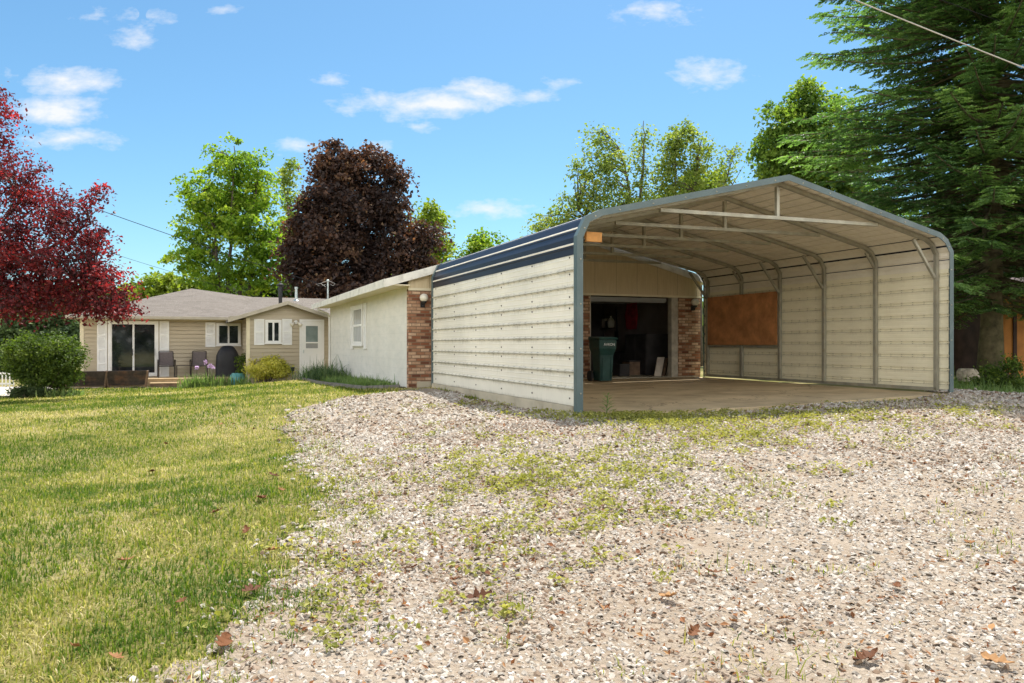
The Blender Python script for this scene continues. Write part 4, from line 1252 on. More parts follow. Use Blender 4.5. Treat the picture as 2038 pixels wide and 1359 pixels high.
# ------------------------------------------------------------------ house
VL, VG = 22.9, 19.93
def lap_wall(mb, u0, u1, v, z0, z1, along='u', lap=.150, sgn=-1):
    """courses of lap siding; each course tilts out at its lower edge"""
    z = z0
    while z < z1 - 1e-4:
        zt = min(z + lap, z1)
        a, b = v + sgn * .036, v + sgn * .030
        zb = z + .020     # an open shadow gap under every course
        if along == 'u':
            mb.hexa([(u0, a, zb), (u1, a, zb), (u1, v, zb), (u0, v, zb)], [(u0, b, zt - .0005), (u1, b, zt - .0005), (u1, v, zt - .0005), (u0, v, zt - .0005)])
        else:
            mb.hexa([(a, u0, zb), (a, u1, zb), (v, u1, zb), (v, u0, zb)], [(b, u0, zt - .0005), (b, u1, zt - .0005), (v, u1, zt - .0005), (v, u0, zt - .0005)])
        z += lap
def make_house():
    root = Froot('house', -4, VL, -.5, 'single storey tan sided house with brown shingle roof and white shutters', 'house')
    uL, _ = fp(162, 700, VL); uC = -3.22; uR = 1.2
    # ---- walls
    w = MB(); lap_wall(w, uL, uC, VL, -.75, 2.06); w.box(uL, uC, VL, VL + .15, -.75, 2.06)
    w.box(uL, uL + .15, VL + .15, VL + 8, -.75, 2.06)
    lap_wall(w, VL + .15, VL + 8, uL, -.75, 2.06, 'v')
    w.build('wall', MAT['siding'], root)
    w = MB(); lap_wall(w, uC + .05, uR, VG, -.55, 1.93); w.box(uC + .001, uR, VG, VG + .15, -.75, 1.93)
    w.build('front_wall', MAT['siding'], root)
    w = MB(); lap_wall(w, VG + .05, VL - .036, uC, -.75, 1.93, 'v'); w.box(uC, uC + .15, VG + .151, VL, -.75, 1.93)
    w.build('return_wall', MAT['siding'], root)
    # gable triangle
    uP, zP = fp(571, 601, VG); uP, zP = -1.85, 2.55
    half = 1.92; sl = .33
    g = MB(); n = 6
    zb = 1.932
    zt = zP - .09
    hw = (zt - zb) / sl
    k = 0; z = zb
    while z < zt - .02:
        z2 = min(z + .150, zt)
        a0, a1 = hw - (z - zb) / sl, max(.01, hw - (z2 - zb) / sl)
        g.hexa([(uP - a0, VG - .034, z), (uP + a0, VG - .034, z), (uP + a0, VG + .1, z), (uP - a0, VG + .1, z)],
               [(uP - a1, VG - .004, z2), (uP + a1, VG - .004, z2), (uP + a1, VG + .1, z2), (uP - a1, VG + .1, z2)])
        z += .150
    g.build('gable_wall', MAT['siding'], root)
    for bx in ((uC - .045, uC + .075, VG - .045, VG + .08, -.6, 1.93), (uL - .045, uL + .08, VL - .045, VL + .08, -.6, 2.0), (.42, .53, VG - .05, VG - .034, -.5, 1.93)):
        c = MB(); c.box(*bx); c.build('corner_post', MAT['cream_trim'], root)
    # ---- roofs
    ZE = 2.03; ov = .5
    uE0 = uL - .45
    r = MB(); zr = 3.30; vr = VL + 3.6; ua = fp(381, 574, vr)[0]
    th = .09
    def slab_poly(pts, th=.10):
        r.hexa([(a, b, c) for a, b, c in pts], [(a, b, c - th) for a, b, c in pts])
    e0, e1 = (uE0, VL - ov, ZE), (uC + .12, VL - ov, ZE)
    zr = fp(381, 574, vr)[1]
    um, zm = fp(505, 591, VL + 4.2)
    slab_poly([e0, e1, (um, VL + 4.2, zm - .01), (ua, vr, zr)])
    slab_poly([e0, (ua, vr, zr), (ua + .0, vr + 3.5, zr), (uE0, VL + 9.5, ZE)])
    slab_poly([(ua, vr, zr), (um, VL + 4.2, zm), (um, vr + 3.5, zm), (ua, vr + 3.5, zr)])
    # main roof running right behind the gable
    uM = 6.0
    slab_poly([(uC - .3, VG + 1.2, 2.02), (uM, VG + 1.2, 2.02), (uM, VL + 4.2, zm), (um, VL + 4.2, zm)])
    slab_poly([(um, VL + 4.2, zm), (uM, VL + 4.2, zm), (uM, VL + 9, 2.0), (um, VL + 9, 2.0)])
    # cross gable
    gv0, gv1 = VG - .40, VL + 3.4
    for s in (-1, 1):
        ue = uP + s * (half + .12); zz = zP - (half + .12) * sl
        A = [(uP, gv0, zP), (ue, gv0, zz), (ue, gv1, zz), (uP, gv1, zP)]
        slab_poly(A, .08)
    roof = r.build('roof', MAT['shingles'], root)
    f = MB()
    for s in (-1, 1):
        ue = uP + s * (half + .14); zz = zP - (half + .14) * sl
        A = [(uP, gv0 - .025, zP + .015), (ue, gv0 - .025, zz + .015), (ue, gv0 - .025, zz - .115), (uP, gv0 - .025, zP - .115)]
        f.hexa(A, [(a, gv0 - .002, c) for a, b, c in A])
    f.build('rake_board', MAT['trim_tan'], root)
    f = MB(); f.box(uE0 + .02, uC + .1, VL - ov + .02, VL - .036, ZE - .125, ZE - .105); f.build('soffit', MAT['cream_trim'], root)
    g = MB(); g.box(uE0, uC - .3, VL - ov - .10, VL - ov - .005, ZE - .10, ZE + .0); g.box(uC - .55, uC - .25, VL - ov - .12, VL - ov - .004, ZE - .12, ZE + .05)
    g.build('gutter', MAT['trim_tan'], root)
    # ---- sliding door
    a, zt = fp(215.3, 638, VL); b, zb_ = fp(315.4, 748, VL)
    v = VL - .03
    slider_window(root, a, b, v, zb_, zt, ('glass_dark', 'glass_dark'), .10, nm='sliding_door', sill=False)
    q = (a + b) / 2
    m = MB(); m.box(q - .05, q - .02, v - .09, v - .046, .55, .78); m.build('door_handle', MAT['black_iron'], root)
    m = MB(); m.box(b - .14, b - .11, v - .10, v - .061, .55, .80); m.build('door_handle', MAT['grey_plastic'], root)
    for (x0, x1, y0, y1, n) in ((193.5, 213.5, 639, 752, 4), (317.5, 336.6, 639, 751, 4), (408.8, 428.6, 641.6, 690.6, 2)):
        a, zt = fp(x0, y0, VL); b, zb_ = fp(x1, y1, VL)
        shutter(root, a, b, VL - .03, zb_, zt, n)
    a, zt = fp(430.5, 643, VL); b, zb_ = fp(478.9, 688, VL)
    slider_window(root, a, b, VL - .03, zb_, zt, ('glass_dark', 'glass_dark'))
    a, zt = fp(527.5, 636.4, VG); b, zb_ = fp(560, 683.5, VG)
    slider_window(root, a, b, VG - .03, zb_, zt, ('glass_dark', 'glass_dark'))
    for (x0, x1) in ((505.6, 526), (561.3, 580.7)):
        a, zt = fp(x0, 634.8, VG); b, zb_ = fp(x1, 686.5, VG)
        shutter(root, a, b, VG - .03, zb_, zt, 2)
    # ---- storm door
    a, zt = fp(595.7, 635.4, VG); b, zb_ = fp(644.5, 746.7, VG)
    v = VG - .03
    m = MB(); fr = .075
    m.box(a, a + fr, v - .05, v - .001, zb_, zt); m.box(b - fr, b, v - .05, v - .001, zb_, zt); m.box(a + fr, b - fr, v - .05, v - .001, zt - fr, zt)
    m.box(a, b, v - .12, v - .052, zb_ - .03, zb_ + .02)
    d = m.build('storm_door', MAT['white_paint'], root)
    a2, b2, z2, z3 = a + fr + .004, b - fr - .004, zb_ + .022, zt - fr - .004
    w0, w1 = a2 + .15, b2 - .15
    zg1 = fp(608, 648.5, VG)[1]; zg0 = fp(608, 682, VG)[1]; zs0 = fp(608, 693, VG)[1]; zp0 = fp(608, 720, VG)[1]
    m = MB()
    m.box(a2, w0, v - .046, v - .012, z2, z3); m.box(w1, b2, v - .046, v - .012, z2, z3)
    m.box(w0, w1, v - .046, v - .012, zg1, z3); m.box(w0, w1, v - .046, v - .012, zs0 - .05, zs0); m.box(w0, w1, v - .050, v - .012, zg0 - .02, zg0 + .03)
    m.box(w0, w1, v - .034, v - .012, zp0, zs0 - .051); m.box(w0, w1, v - .046, v - .012, z2, zp0 - .001)
    m.build('door_leaf', MAT['white_paint'], d)
    m = MB(); m.box(w0, w1, v - .030, v - .020, zg0 + .03, zg1); m.build('pane', MAT['glass_screen'], d)
    m = MB(); m.box(w0, w1, v - .030, v - .020, zs0, zg0 - .02); m.build('screen', MAT['grey_plastic'], d)
    m = MB(); m.bar((a2 + .07, v - .075, .78), (a2 + .07, v - .075, .64), .02, .02); m.box(a2 + .055, a2 + .085, v - .07, v - .046, .66, .76); m.build('door_handle', MAT['galv_pipe'], d)
    # ---- twin flood lamp
    u, z = fp(588.5, 641, VG)
    m = MB(); n = 12
    A = [(u + .07 * math.cos(6.283 * k / n), VG - .02, z + .07 * math.sin(6.283 * k / n)) for k in range(n)]
    m.hexa(A, [(x, y - .05, zz) for x, y, zz in A])
    fl = m.build('flood_lamp', MAT['white_paint'], root)
    for s in (-1, 1):
        m = MB(); p0 = Vector((u + s * .04, VG - .07, z)); d = Vector((s * .7, -.45, -.6)).normalized()
        m.tube([p0, p0 + d * .07, p0 + d * .14, p0 + d * .20, p0 + d * .215], [.03, .035, .055, .075, .05], 10)
        m.build('lamp_head', MAT['bulb_glass'], fl, smooth=True)
    # ---- pipes on the roof
    vv = VL + 1.2
    u, z = fp(558, 598, vv); zt = fp(558, 563, vv)[1]
    m = MB(); H_ = zt - z + .3
    m.lathe((u, vv, z - .3), [(.075, 0), (.075, H_ * .45), (.085, H_ * .46), (.085, H_ - .14), (.14, H_ - .13), (.15, H_ - .10), (.15, H_ - .06), (.05, H_ - .02), (.035, H_ + .05), (.01, H_ + .06)], 14)
    m.build('flue_pipe', MAT['black_iron'], root)
    u, z = fp(589.5, 598, vv); zt = fp(589.5, 571, vv)[1]; H_ = zt - z + .3
    m = MB(); m.lathe((u, vv, z - .3), [(.14, .28), (.06, .36), (.05, H_ - .08), (.07, H_ - .07), (.07, H_)], 12)
    m.build('vent_pipe', MAT['galv_pipe'], root)
    vv = VL + .6
    u, z = fp(652.5, 602, vv); zt = fp(652.5, 557, vv)[1]
    m = MB(); m.tube([(u, vv, z - .6), (u, vv, zt - .05)], .032, 8); m.lathe((u, vv, zt - .08), [(.04, 0), (.06, .03), (.06, .07), (.03, .10)], 10)
    ma = m.build('service_mast', MAT['galv_pipe'], root)
    m = MB()
    for s in (-1, 1):
        pts = [(u, vv - .05, zt - .03), (u + s * .18, vv - .05, zt - .10), (u + s * .30, vv - .05, zt - .16), (u + s * .22, vv - .05, zt - .24), (u + s * .1, vv - .05, zt - .2)]
        m.tube(pts, .009, 5)
    m.tube([(u - .1, vv - .05, zt - .3), (u - .3, vv - .05, zt - .16), (u - .5, vv - .05, zt - .21), (u - .36, vv - .05, zt - .27)], .01, 5)
    m.build('drip_loop', MAT['wire_grey'], ma)
    global MAST
    MAST = F(u, vv, zt - .28)
make_house()

# ------------------------------------------------------------------ deck, chairs and other things at the house
DZ_ = -.275
def make_deck():
    u0 = fp(150, 750, 20.9)[0]; u1 = -3.28
    root = Froot('deck', (u0 + u1) / 2, 21.5, -.4, 'low weathered wood deck along the left front of the house', 'deck')
    m = MB(); v = 20.92
    while v < VL - .04:
        m.box(u0, u1, v, v + .136, DZ_ - .035, DZ_); v += .142
    m.build('deck_board', MAT['deck_wood'], root, bevel=.004)
    m = MB(); m.box(u0 + .01, u1, 20.93, 20.965, -.80, DZ_ - .037); m.box(u0 + .01, u0 + .045, 20.966, VL - .1, -.8, DZ_ - .037); m.build('skirt', MAT['deck_wood'], root)
    a = fp(298, 765, 20.5)[0]; b = fp(356, 765, 20.5)[0]
    s = Froot('deck_step', (a + b) / 2, 20.6, -.6, 'single wooden step in front of the deck right of the planters', 'step')
    m = MB(); m.box(a, b, 20.40, 20.60, -.44, -.40); m.box(a, b, 20.61, 20.80, -.44, -.40); m.build('tread', MAT['deck_wood'], s, bevel=.004)
    m = MB(); m.box(a + .02, b - .02, 20.42, 20.45, -.75, -.442); m.build('riser', MAT['weathered_wood'], s)
make_deck()
def place_root(t, u, v, z, rz):
    t.location = F(u, v, z); t.rotation_euler = (0, 0, TH + rz)
def make_chair():
    t = thing('patio_chair', (0, 0, 0), 'dark sling patio chair directly beside the white shutter of the sliding door', 'chair', 'sling chairs on the deck')
    B = lambda: MB(I)
    m = B()
    for s in (-1, 1):
        x = s * .25
        m.tube([(x, .22, .96), (x, .16, .90), (x, .02, .42), (x, -.05, .40), (x, -.24, .42)], .016, 7)
    m.tube([(-.25, .22, .955), (-.20, .225, .985), (.20, .225, .985), (.25, .22, .955)], .016, 7)
    m.tube([(-.25, -.24, .42), (.25, -.24, .42)], .016, 7)
    m.build('frame', MAT['chair_metal'], t)
    for s in (-1, 1):
        m = B(); x = s * .29
        m.tube([(x, .14, .62), (x + s * .01, -.16, .64), (x + s * .01, -.24, .60), (x, -.22, .02)], .015, 7)
        m.tube([(x, .10, .62), (x, .20, .02)], .015, 7); m.tube([(x, -.28, .016), (x, .28, .016)], .016, 7)
        m.build('leg_frame', MAT['chair_metal'], t)
        m = B(); m.box(x - .03, x + .03, -.22, .12, .645, .665); m.build('armrest', MAT['chair_metal'], t, bevel=.006)
    m = B(); m.hexa([(-.235, .205, .955), (.235, .205, .955), (.235, .045, .45), (-.235, .045, .45)], [(-.235, .213, .955), (.235, .213, .955), (.235, .053, .45), (-.235, .053, .45)])
    m.build('backrest', MAT['sling'], t)
    m = B(); m.hexa([(-.235, .04, .43), (.235, .04, .43), (.235, -.23, .425), (-.235, -.23, .425)], [(-.235, .04, .438), (.235, .04, .438), (.235, -.23, .433), (-.235, -.23, .433)])
    m.build('seat', MAT['sling'], t)
    return t
ch = make_chair()
u, _ = fp(331, 745, 22.2); place_root(ch, u, 22.2, DZ_, .1)
c2 = copy_tree(ch); u, _ = fp(396, 745, 22.2); place_root(c2, u, 22.2, DZ_, -.08); c2['label'] = 'dark sling patio chair nearer the covered grill, behind the pale iris blooms'
def make_side_table():
    t = thing('side_table', (0, 0, 0), 'small dark metal side table between the two patio chairs', 'table')
    m = MB(I); m.box(-.27, .27, -.2, .2, .43, .45); m.build('table_top', MAT['chair_metal'], t, bevel=.006)
    for (x, y) in ((-.25, -.18), (.25, -.18), (-.25, .18), (.25, .18)):
        m = MB(I); m.tube([(x, y, 0), (x, y, .43)], .014, 6); m.build('leg', MAT['chair_metal'], t)
    return t
st = make_side_table(); u, _ = fp(366, 745, 22.2); place_root(st, u, 22.25, DZ_, 0)
def make_grill():
    t = thing('covered_grill', (0, 0, 0), 'barbecue grill under a black fitted cover beneath the small window', 'grill')
    rings = [(.44, .30, 0), (.43, .29, .3), (.42, .29, .62), (.41, .28, .80), (.36, .26, .95), (.27, .21, 1.10), (.19, .13, 1.17), (.05, .04, 1.185)]
    m = MB(I); n = 28; vs, fs = [], []
    for ri, (a, b, z) in enumerate(rings):
        for k in range(n):
            th = 2 * math.pi * k / n
            c, s = math.cos(th), math.sin(th)
            e = .55
            fold = 1 + .035 * math.sin(th * 9 + ri * .7) * (1 - z / 1.2) + .02 * math.sin(th * 4 + ri)
            vs.append((a * abs(c) ** e * math.copysign(1, c) * fold, b * abs(s) ** e * math.copysign(1, s) * fold, z + .012 * math.sin(th * 5)))
    for i in range(len(rings) - 1):
        for k in range(n):
            fs.append((i * n + k, i * n + (k + 1) % n, (i + 1) * n + (k + 1) % n, (i + 1) * n + k))
    fs.append(tuple((len(rings) - 1) * n + k for k in range(n)))
    m._add(vs, fs); m.build('cover', MAT['dark_cloth'], t, smooth=True)
    for s in (-1, 1):
        m = MB(I); m.tube([(s * .36, -.2, 0), (s * .36, -.2, .1)], .02, 6); m.build('leg', MAT['black_iron'], t)
    return t
gr = make_grill(); u, _ = fp(453, 745, 22.2); place_root(gr, u, 22.2, DZ_, 0)
def make_planter():
    t = thing('planter_box', (0, 0, 0), 'dark wood trough planter standing nearest the big round bush', 'planter', 'dark trough planters before the deck')
    Hh = .62
    for s in (-1, 1):
        m = MB(I)
        for k in range(4):
            z0, z1 = .12 + .5 * k / 4, .12 + .5 * (k + 1) / 4 - .006
            q = lambda z: .16 + .11 * (z - .12) / .5
            xx = lambda z: .60 + .09 * (z - .12) / .5
            A = [(-xx(z0), s * q(z0), z0), (xx(z0), s * q(z0), z0), (xx(z1), s * q(z1), z1), (-xx(z1), s * q(z1), z1)]
            m.hexa(A, [(a, b - s * .022, c) for a, b, c in A])
        m.build('side_boards', MAT['dark_wood'], t)
        m = MB(I)
        A = [(s * .60, -.15, .12), (s * .60, .15, .12), (s * .68, .26, .615), (s * .68, -.26, .615)]
        m.hexa(A, [(a - s * .024, b, c) for a, b, c in A]); m.build('end_board', MAT['dark_wood'], t)
    m = MB(I); m.box(-.58, .58, -.14, .14, .13, .16); m.build('bottom_board', MAT['dark_wood'], t)
    m = MB(I); m.box(-.64, .64, -.225, .225, .50, .53); m.build('soil', MAT['mulch'], t)
    for (x, y) in ((-1, -1), (1, -1), (-1, 1), (1, 1)):
        m = MB(I); m.bar((x * .575, y * .15, 0), (x * .66, y * .265, .62), .045, .045); m.build('leg', MAT['weathered_wood'], t)
    return t
pl = make_planter(); u, _ = fp(171, 760, 20.3); x, y, _ = F(u, 20.3, 0); place_root(pl, u, 20.3, gz(x, y) - .02, 0)
p2 = copy_tree(pl); u, _ = fp(253, 760, 20.35); x, y, _ = F(u, 20.35, 0); place_root(p2, u, 20.35, gz(x, y) - .01, 0); p2['label'] = 'dark wood trough planter standing in front of the sliding door'
def make_garden_lamp():
    u, v = fp(582, 745, 19.2)[0], 19.2
    x, y, _ = F(u, v, 0); z = gz(x, y)
    t = thing('garden_lamp', (x, y, z), 'short black solar garden lamp standing left of the storm door', 'garden lamp')
    m = MB(I); m.tube([(x, y, z), (x, y, z + .42)], .012, 6); m.build('stake', MAT['black_iron'], t)
    m = MB(I); m.lathe((x, y, z + .42), [(.03, 0), (.06, .03), (.075, .12), (.09, .13), (.085, .15), (.02, .16)], 10); m.build('lamp_head', MAT['black_iron'], t)
make_garden_lamp()
def make_pot():
    u, v = fp(473, 750, 20.4)[0], 20.4
    x, y, _ = F(u, v, 0); z = gz(x, y)
    t = thing('flower_pot', (x, y, z), 'round teal glazed pot among the irises before the grill', 'pot')
    m = MB(I); m.lathe((x, y, z), [(.16, 0), (.24, .08), (.29, .22), (.29, .32), (.25, .42), (.20, .46), (.22, .49), (.18, .49), (.17, .42)], 18); m.build('body', MAT['teal_plastic'], t, smooth=True)
make_pot()
# low wire edging of the flower bed, path, edging strip, side drive
def strip(name, poly, zoff, mat, n=24, kind='structure', label=None, cat=None):
    poly = np.array(poly)
    xs = np.linspace(poly[:, 0].min(), poly[:, 0].max(), n); ys = np.linspace(poly[:, 1].min(), poly[:, 1].max(), n)
    return sheet(name, xs, ys, MAT[mat], zoff, lambda x, y: in_poly(x, y, poly), kind)
strip('garden_path', [F(*q, 0)[:2] for q in ((-1.5, 18.7), (.3, 18.7), (.3, 19.9), (-1.5, 19.9))], .03, 'concrete_pale', 40)
strip('side_driveway', [(-24, 22.5), (-14.9, 22.8), (-15.6, 27), (-24, 27.5)], .03, 'concrete_pale', 60)
strip('flower_bed', [F(*q, 0)[:2] for q in ((-8.9, 20.0), (-5.4, 20.0), (-3.0, 19.1), (-1.55, 18.9), (-1.55, 19.9), (-3.2, 19.9), (-3.2, 20.92), (-8.9, 20.92))], .02, 'mulch', 90)
strip('planting_bed', [F(*q, 0)[:2] for q in ((-1.35, 8.1), (-.5, 7.55), (-.5, 18.4), (-1.5, 18.4), (-1.75, 13))], .02, 'mulch', 90)
def make_edging():
    m = MB()
    pts = [(-1.52, 18.4), (-1.72, 15.5), (-1.78, 13), (-1.62, 10.5), (-1.36, 8.1), (-.95, 7.7), (-.52, 7.52)]
    P2 = []
    for i in range(len(pts) - 1):
        for s in np.linspace(0, 1, 5)[:-1]:
            P2.append((pts[i][0] * (1 - s) + pts[i + 1][0] * s, pts[i][1] * (1 - s) + pts[i + 1][1] * s))
    Q = []
    for (u, v) in P2:
        x, y, _ = F(u, v, 0); Q.append((u, v, gz(x, y)))
    for i in range(len(Q) - 1):
        a, b = Q[i], Q[i + 1]
        m.bar((a[0], a[1], a[2] + .02), (b[0], b[1], b[2] + .02), .09, .13)
    tag(m.build('bed_edging', MAT['edging'], bevel=.01), 'dark curved stone edging around the planting bed beside the garage wall', 'edging')
make_edging()
def make_railing():
    y = 28.0
    x0, x1 = P(-60, 750, y)[0], P(28, 750, y)[0]
    zb = gz((x0 + x1) / 2, y)
    t = thing('railing', ((x0 + x1) / 2, y, zb), 'white picket railing at the far left behind the round bush', 'railing')
    zt = P(0, 743, y)[2]
    for z in (zt, zb + .1):
        m = MB(I); m.box(x0, x1, y - .03, y + .03, z - .03, z + .03); m.build('rail', MAT['white_paint'], t)
    for k in range(13):
        x = x0 + (x1 - x0) * k / 12
        m = MB(I); m.box(x - .02, x + .02, y - .045, y - .031, zb, zt + .05); m.build('picket', MAT['white_paint'], t)
make_railing()

# ------------------------------------------------------------------ right edge: shed, boulder
def make_shed():
    y = 22.0
    t = thing('shed', tuple(P(2010, 740, y)), 'orange brown wooden shed at the right edge beyond the spruce', 'shed')
    g = gz(12.8, y)
    xa, xb = P(1958, 0, y)[0], P(2250, 0, y)[0]
    zt = P(0, 575, y)[2]
    m = MB(I)
    k = 0; x = xa
    while x < xb:
        m.box(x, x + .60, y, y + .03, g - .2, zt); x += .605
    m.box(xa, xb, y + .031, y + .06, g - .2, zt)
    m.build('wall', MAT['shed_orange'], t)
    m = MB(I); xx = P(2019, 0, y)[0]
    m.box(xx - .05, xx + .05, y - .04, y - .002, g, zt); m.build('post', MAT['shed_dark'], t)
    m = MB(I); m.box(xa, xb, y + 2.5, y + 2.6, g - .2, zt); m.box(xa, xa + .05, y + .07, y + 2.49, g - .2, zt); m.build('back_wall', MAT['shed_dark'], t)
    m = MB(I); m.hexa([(xa - .3, y - .4, zt), (xb, y - .4, zt), (xb, y - .4, zt + .08), (xa - .3, y - .4, zt + .08)], [(xa - .3, y + 2.9, zt + .5), (xb, y + 2.9, zt + .5), (xb, y + 2.9, zt + .58), (xa - .3, y + 2.9, zt + .58)]); m.build('roof', MAT['shed_dark'], t)
    # dark lean-to to its left
    y = 23.5
    t = thing('lean_to', tuple(P(1925, 740, y)), 'dark red brown board lean-to in shade between carport and trunk', 'shed')
    xa, xb = P(1865, 0, y)[0], P(1950, 0, y)[0]
    zt = P(0, 615, y)[2]
    m = MB(I); x = xa
    while x < xb - .1:
        m.box(x, x + .19, y, y + .03, g - .2, zt); x += .195
    m.build('wall', MAT['shed_dark'], t)
    m = MB(I); m.hexa([(xa - .1, y - .3, zt), (xb + .1, y - .3, zt), (xb + .1, y - .3, zt + .06), (xa - .1, y - .3, zt + .06)], [(xa - .1, y + 1.6, zt + .3), (xb + .1, y + 1.6, zt + .3), (xb + .1, y + 1.6, zt + .36), (xa - .1, y + 1.6, zt + .36)]); m.build('roof', MAT['shed_dark'], t)
    m = MB(I); m.box(xa, xa + .05, y + .05, y + 1.5, g - .2, zt); m.box(xb - .05, xb, y + .05, y + 1.5, g - .2, zt); m.build('side_wall', MAT['shed_dark'], t)
    # boulder
    p = P(1926, 722, 18.5); p[2] = gz(p[0], p[1])
    bm = bmesh.new(); bmesh.ops.create_icosphere(bm, subdivisions=3, radius=1)
    for v in bm.verts:
        d = v.co.copy(); k = .85 + .3 * float(vnoise(d.x * 2 + 5, d.y * 2 + d.z * 3, 3))
        v.co = Vector((d.x * .25 * k, d.y * .22 * k, max(-.5, min(d.z * k, .78)) * .24))
    me = bpy.data.meshes.new('boulder'); bm.to_mesh(me); bm.free(); me.materials.append(MAT['stone_pale'])
    o = bpy.data.objects.new('boulder', me); COL.objects.link(o); o.location = (p[0], p[1], p[2] + .20)
    tag(o, 'pale flat topped boulder in front of the dark lean-to', 'boulder')
make_shed()

# ------------------------------------------------------------------ overhead wires
def wire(name, pts, r, mat, label, sag=0.0):
    a, b = np.array(pts[0], float), np.array(pts[-1], float)
    m = MB(I); q = []
    for t in np.linspace(0, 1, 25):
        p = a * (1 - t) + b * t
        p[2] -= sag * 4 * t * (1 - t); q.append(p)
    m.tube(q, r, 6)
    tag(m.build(name, MAT[mat], smooth=True), label, 'power line')
m0 = np.array(MAST)
wire('power_line', [P(-500, 150, 24), m0], .012, 'wire_black', 'thick service cable running from the upper left to the roof mast', .25)
wire('power_line', [P(-480, 255, 26), P(506, 589, 33.5)], .007, 'wire_black', 'thin lower cable running from the left to the roof ridge', .25)
wire('power_line', [P(1560, -58, 9.5), P(2300, 236, 11)], .0085, 'wire_grey', 'pale cable crossing the top right corner in front of the spruce', .02)
wire('power_line', [P(1800, -27, 16), P(2300, 150, 18)], .008, 'wire_black', 'thin dark cable highest in the top right corner', .02)
# ------------------------------------------------------------------ trees
def ground_at(px, D):
    x = (px - CX) * D / FPX
    return np.array([x, D, gz(x, D) - .1])
def pt(px, py, D): return P(px, py, D)
def tr(px0, D, *rest):
    return [ground_at(px0, D)] + [pt(a, b, D + c) for (a, b, c) in rest]

D = 44
make_tree('maple_tree', 'tall bright green multi-stemmed maple behind the house left of the purple tree', 'tree',
    [lobe(468, 322, 62, 48, D), lobe(410, 385, 62, 55, D), lobe(505, 375, 55, 70, D, 1, 1), lobe(440, 450, 98, 75, D), lobe(380, 500, 52, 42, D), lobe(525, 480, 52, 85, D), lobe(470, 545, 105, 45, D), lobe(460, 400, 70, 70, D, 1, 2)],
    ground_at(455, D), [tr(450, D, (455, 560, 0), (462, 420, 0), (466, 290, 0)), tr(458, D, (480, 560, .3), (500, 440, .5), (515, 350, .6)), tr(444, D, (438, 560, -.2), (425, 460, -.4), (405, 380, -.4)), tr(460, D, (500, 560, 0), (530, 470, 0))],
    480, 48, .20, 'leaf_maple', .16, .27, up=.5, flat=.45, vary=.3, surf=1.9, limbs=110)
D = 41
make_tree('maple_tree', 'large dark purple-leaved maple rising behind the house and garage', 'tree',
    [lobe(655, 322, 48, 44, D), lobe(725, 335, 62, 52, D), lobe(690, 400, 100, 72, D), lobe(632, 430, 52, 60, D), lobe(775, 405, 45, 50, D), lobe(700, 490, 128, 72, D), lobe(800, 490, 55, 58, D), lobe(620, 520, 58, 60, D), lobe(735, 555, 128, 40, D), lobe(838, 530, 32, 34, D), lobe(660, 570, 100, 30, D), lobe(590, 490, 36, 50, D), lobe(848, 470, 30, 44, D), lobe(780, 350, 30, 30, D)],
    ground_at(705, D), [tr(705, D, (708, 560, 0), (700, 450, 0), (690, 320, 0)), tr(700, D, (690, 560, .2), (650, 450, .3), (630, 390, .3)), tr(708, D, (725, 540, 0), (770, 440, 0))],
    660, 78, .21, 'leaf_crimson', .2, .32, up=.45, flat=.5, vary=.32, surf=2.2)
D = 52
make_tree('background_tree', 'yellow green tree showing right behind the purple maple', 'tree',
    [lobe(850, 440, 34, 40, D), lobe(868, 500, 30, 45, D), lobe(830, 560, 50, 40, D)], ground_at(850, D), [tr(850, D, (852, 520, 0), (850, 420, 0))], 90, 70, .26, 'leaf_yellowgreen', .12, .4, limbs=30)
make_tree('background_tree', 'slender pale tree showing between green and purple maples', 'tree',
    [lobe(572, 345, 16, 34, D), lobe(580, 400, 22, 40, D), lobe(575, 470, 25, 50, D)], ground_at(575, D), [tr(575, D, (575, 480, 0), (572, 330, 0))], 60, 45, .24, 'leaf_airy', .1, .35, limbs=25)
D = 47
make_tree('background_tree', 'low yellow green tree peeking over the left of the house roof', 'tree',
    [lobe(318, 570, 42, 26, D), lobe(370, 572, 40, 28, D), lobe(280, 585, 30, 18, D), lobe(340, 600, 60, 25, D)], ground_at(335, D), [tr(335, D, (335, 600, 0), (330, 560, 0))], 110, 70, .26, 'leaf_yellowgreen', .12, .4, limbs=25)
D = 48
make_tree('background_tree', 'dark understory tree just above the ridge below the maples', 'tree',
    [lobe(470, 585, 80, 22, D), lobe(560, 585, 70, 25, D), lobe(640, 590, 60, 22, D)], ground_at(540, D), [tr(540, D, (540, 600, 0), (540, 575, 0))], 130, 70, .25, 'leaf_dark', .12, .45, limbs=20)
D = 46
make_tree('background_tree', 'small green treetop showing above the carport roof edge left of the airy trees', 'tree',
    [lobe(962, 482, 38, 20, D), lobe(945, 500, 30, 18, D), lobe(955, 540, 50, 40, D)], ground_at(958, D), [tr(958, D, (958, 530, 0), (962, 470, 0))], 75, 55, .22, 'leaf_maple', .1, .35, limbs=25)
D = 42
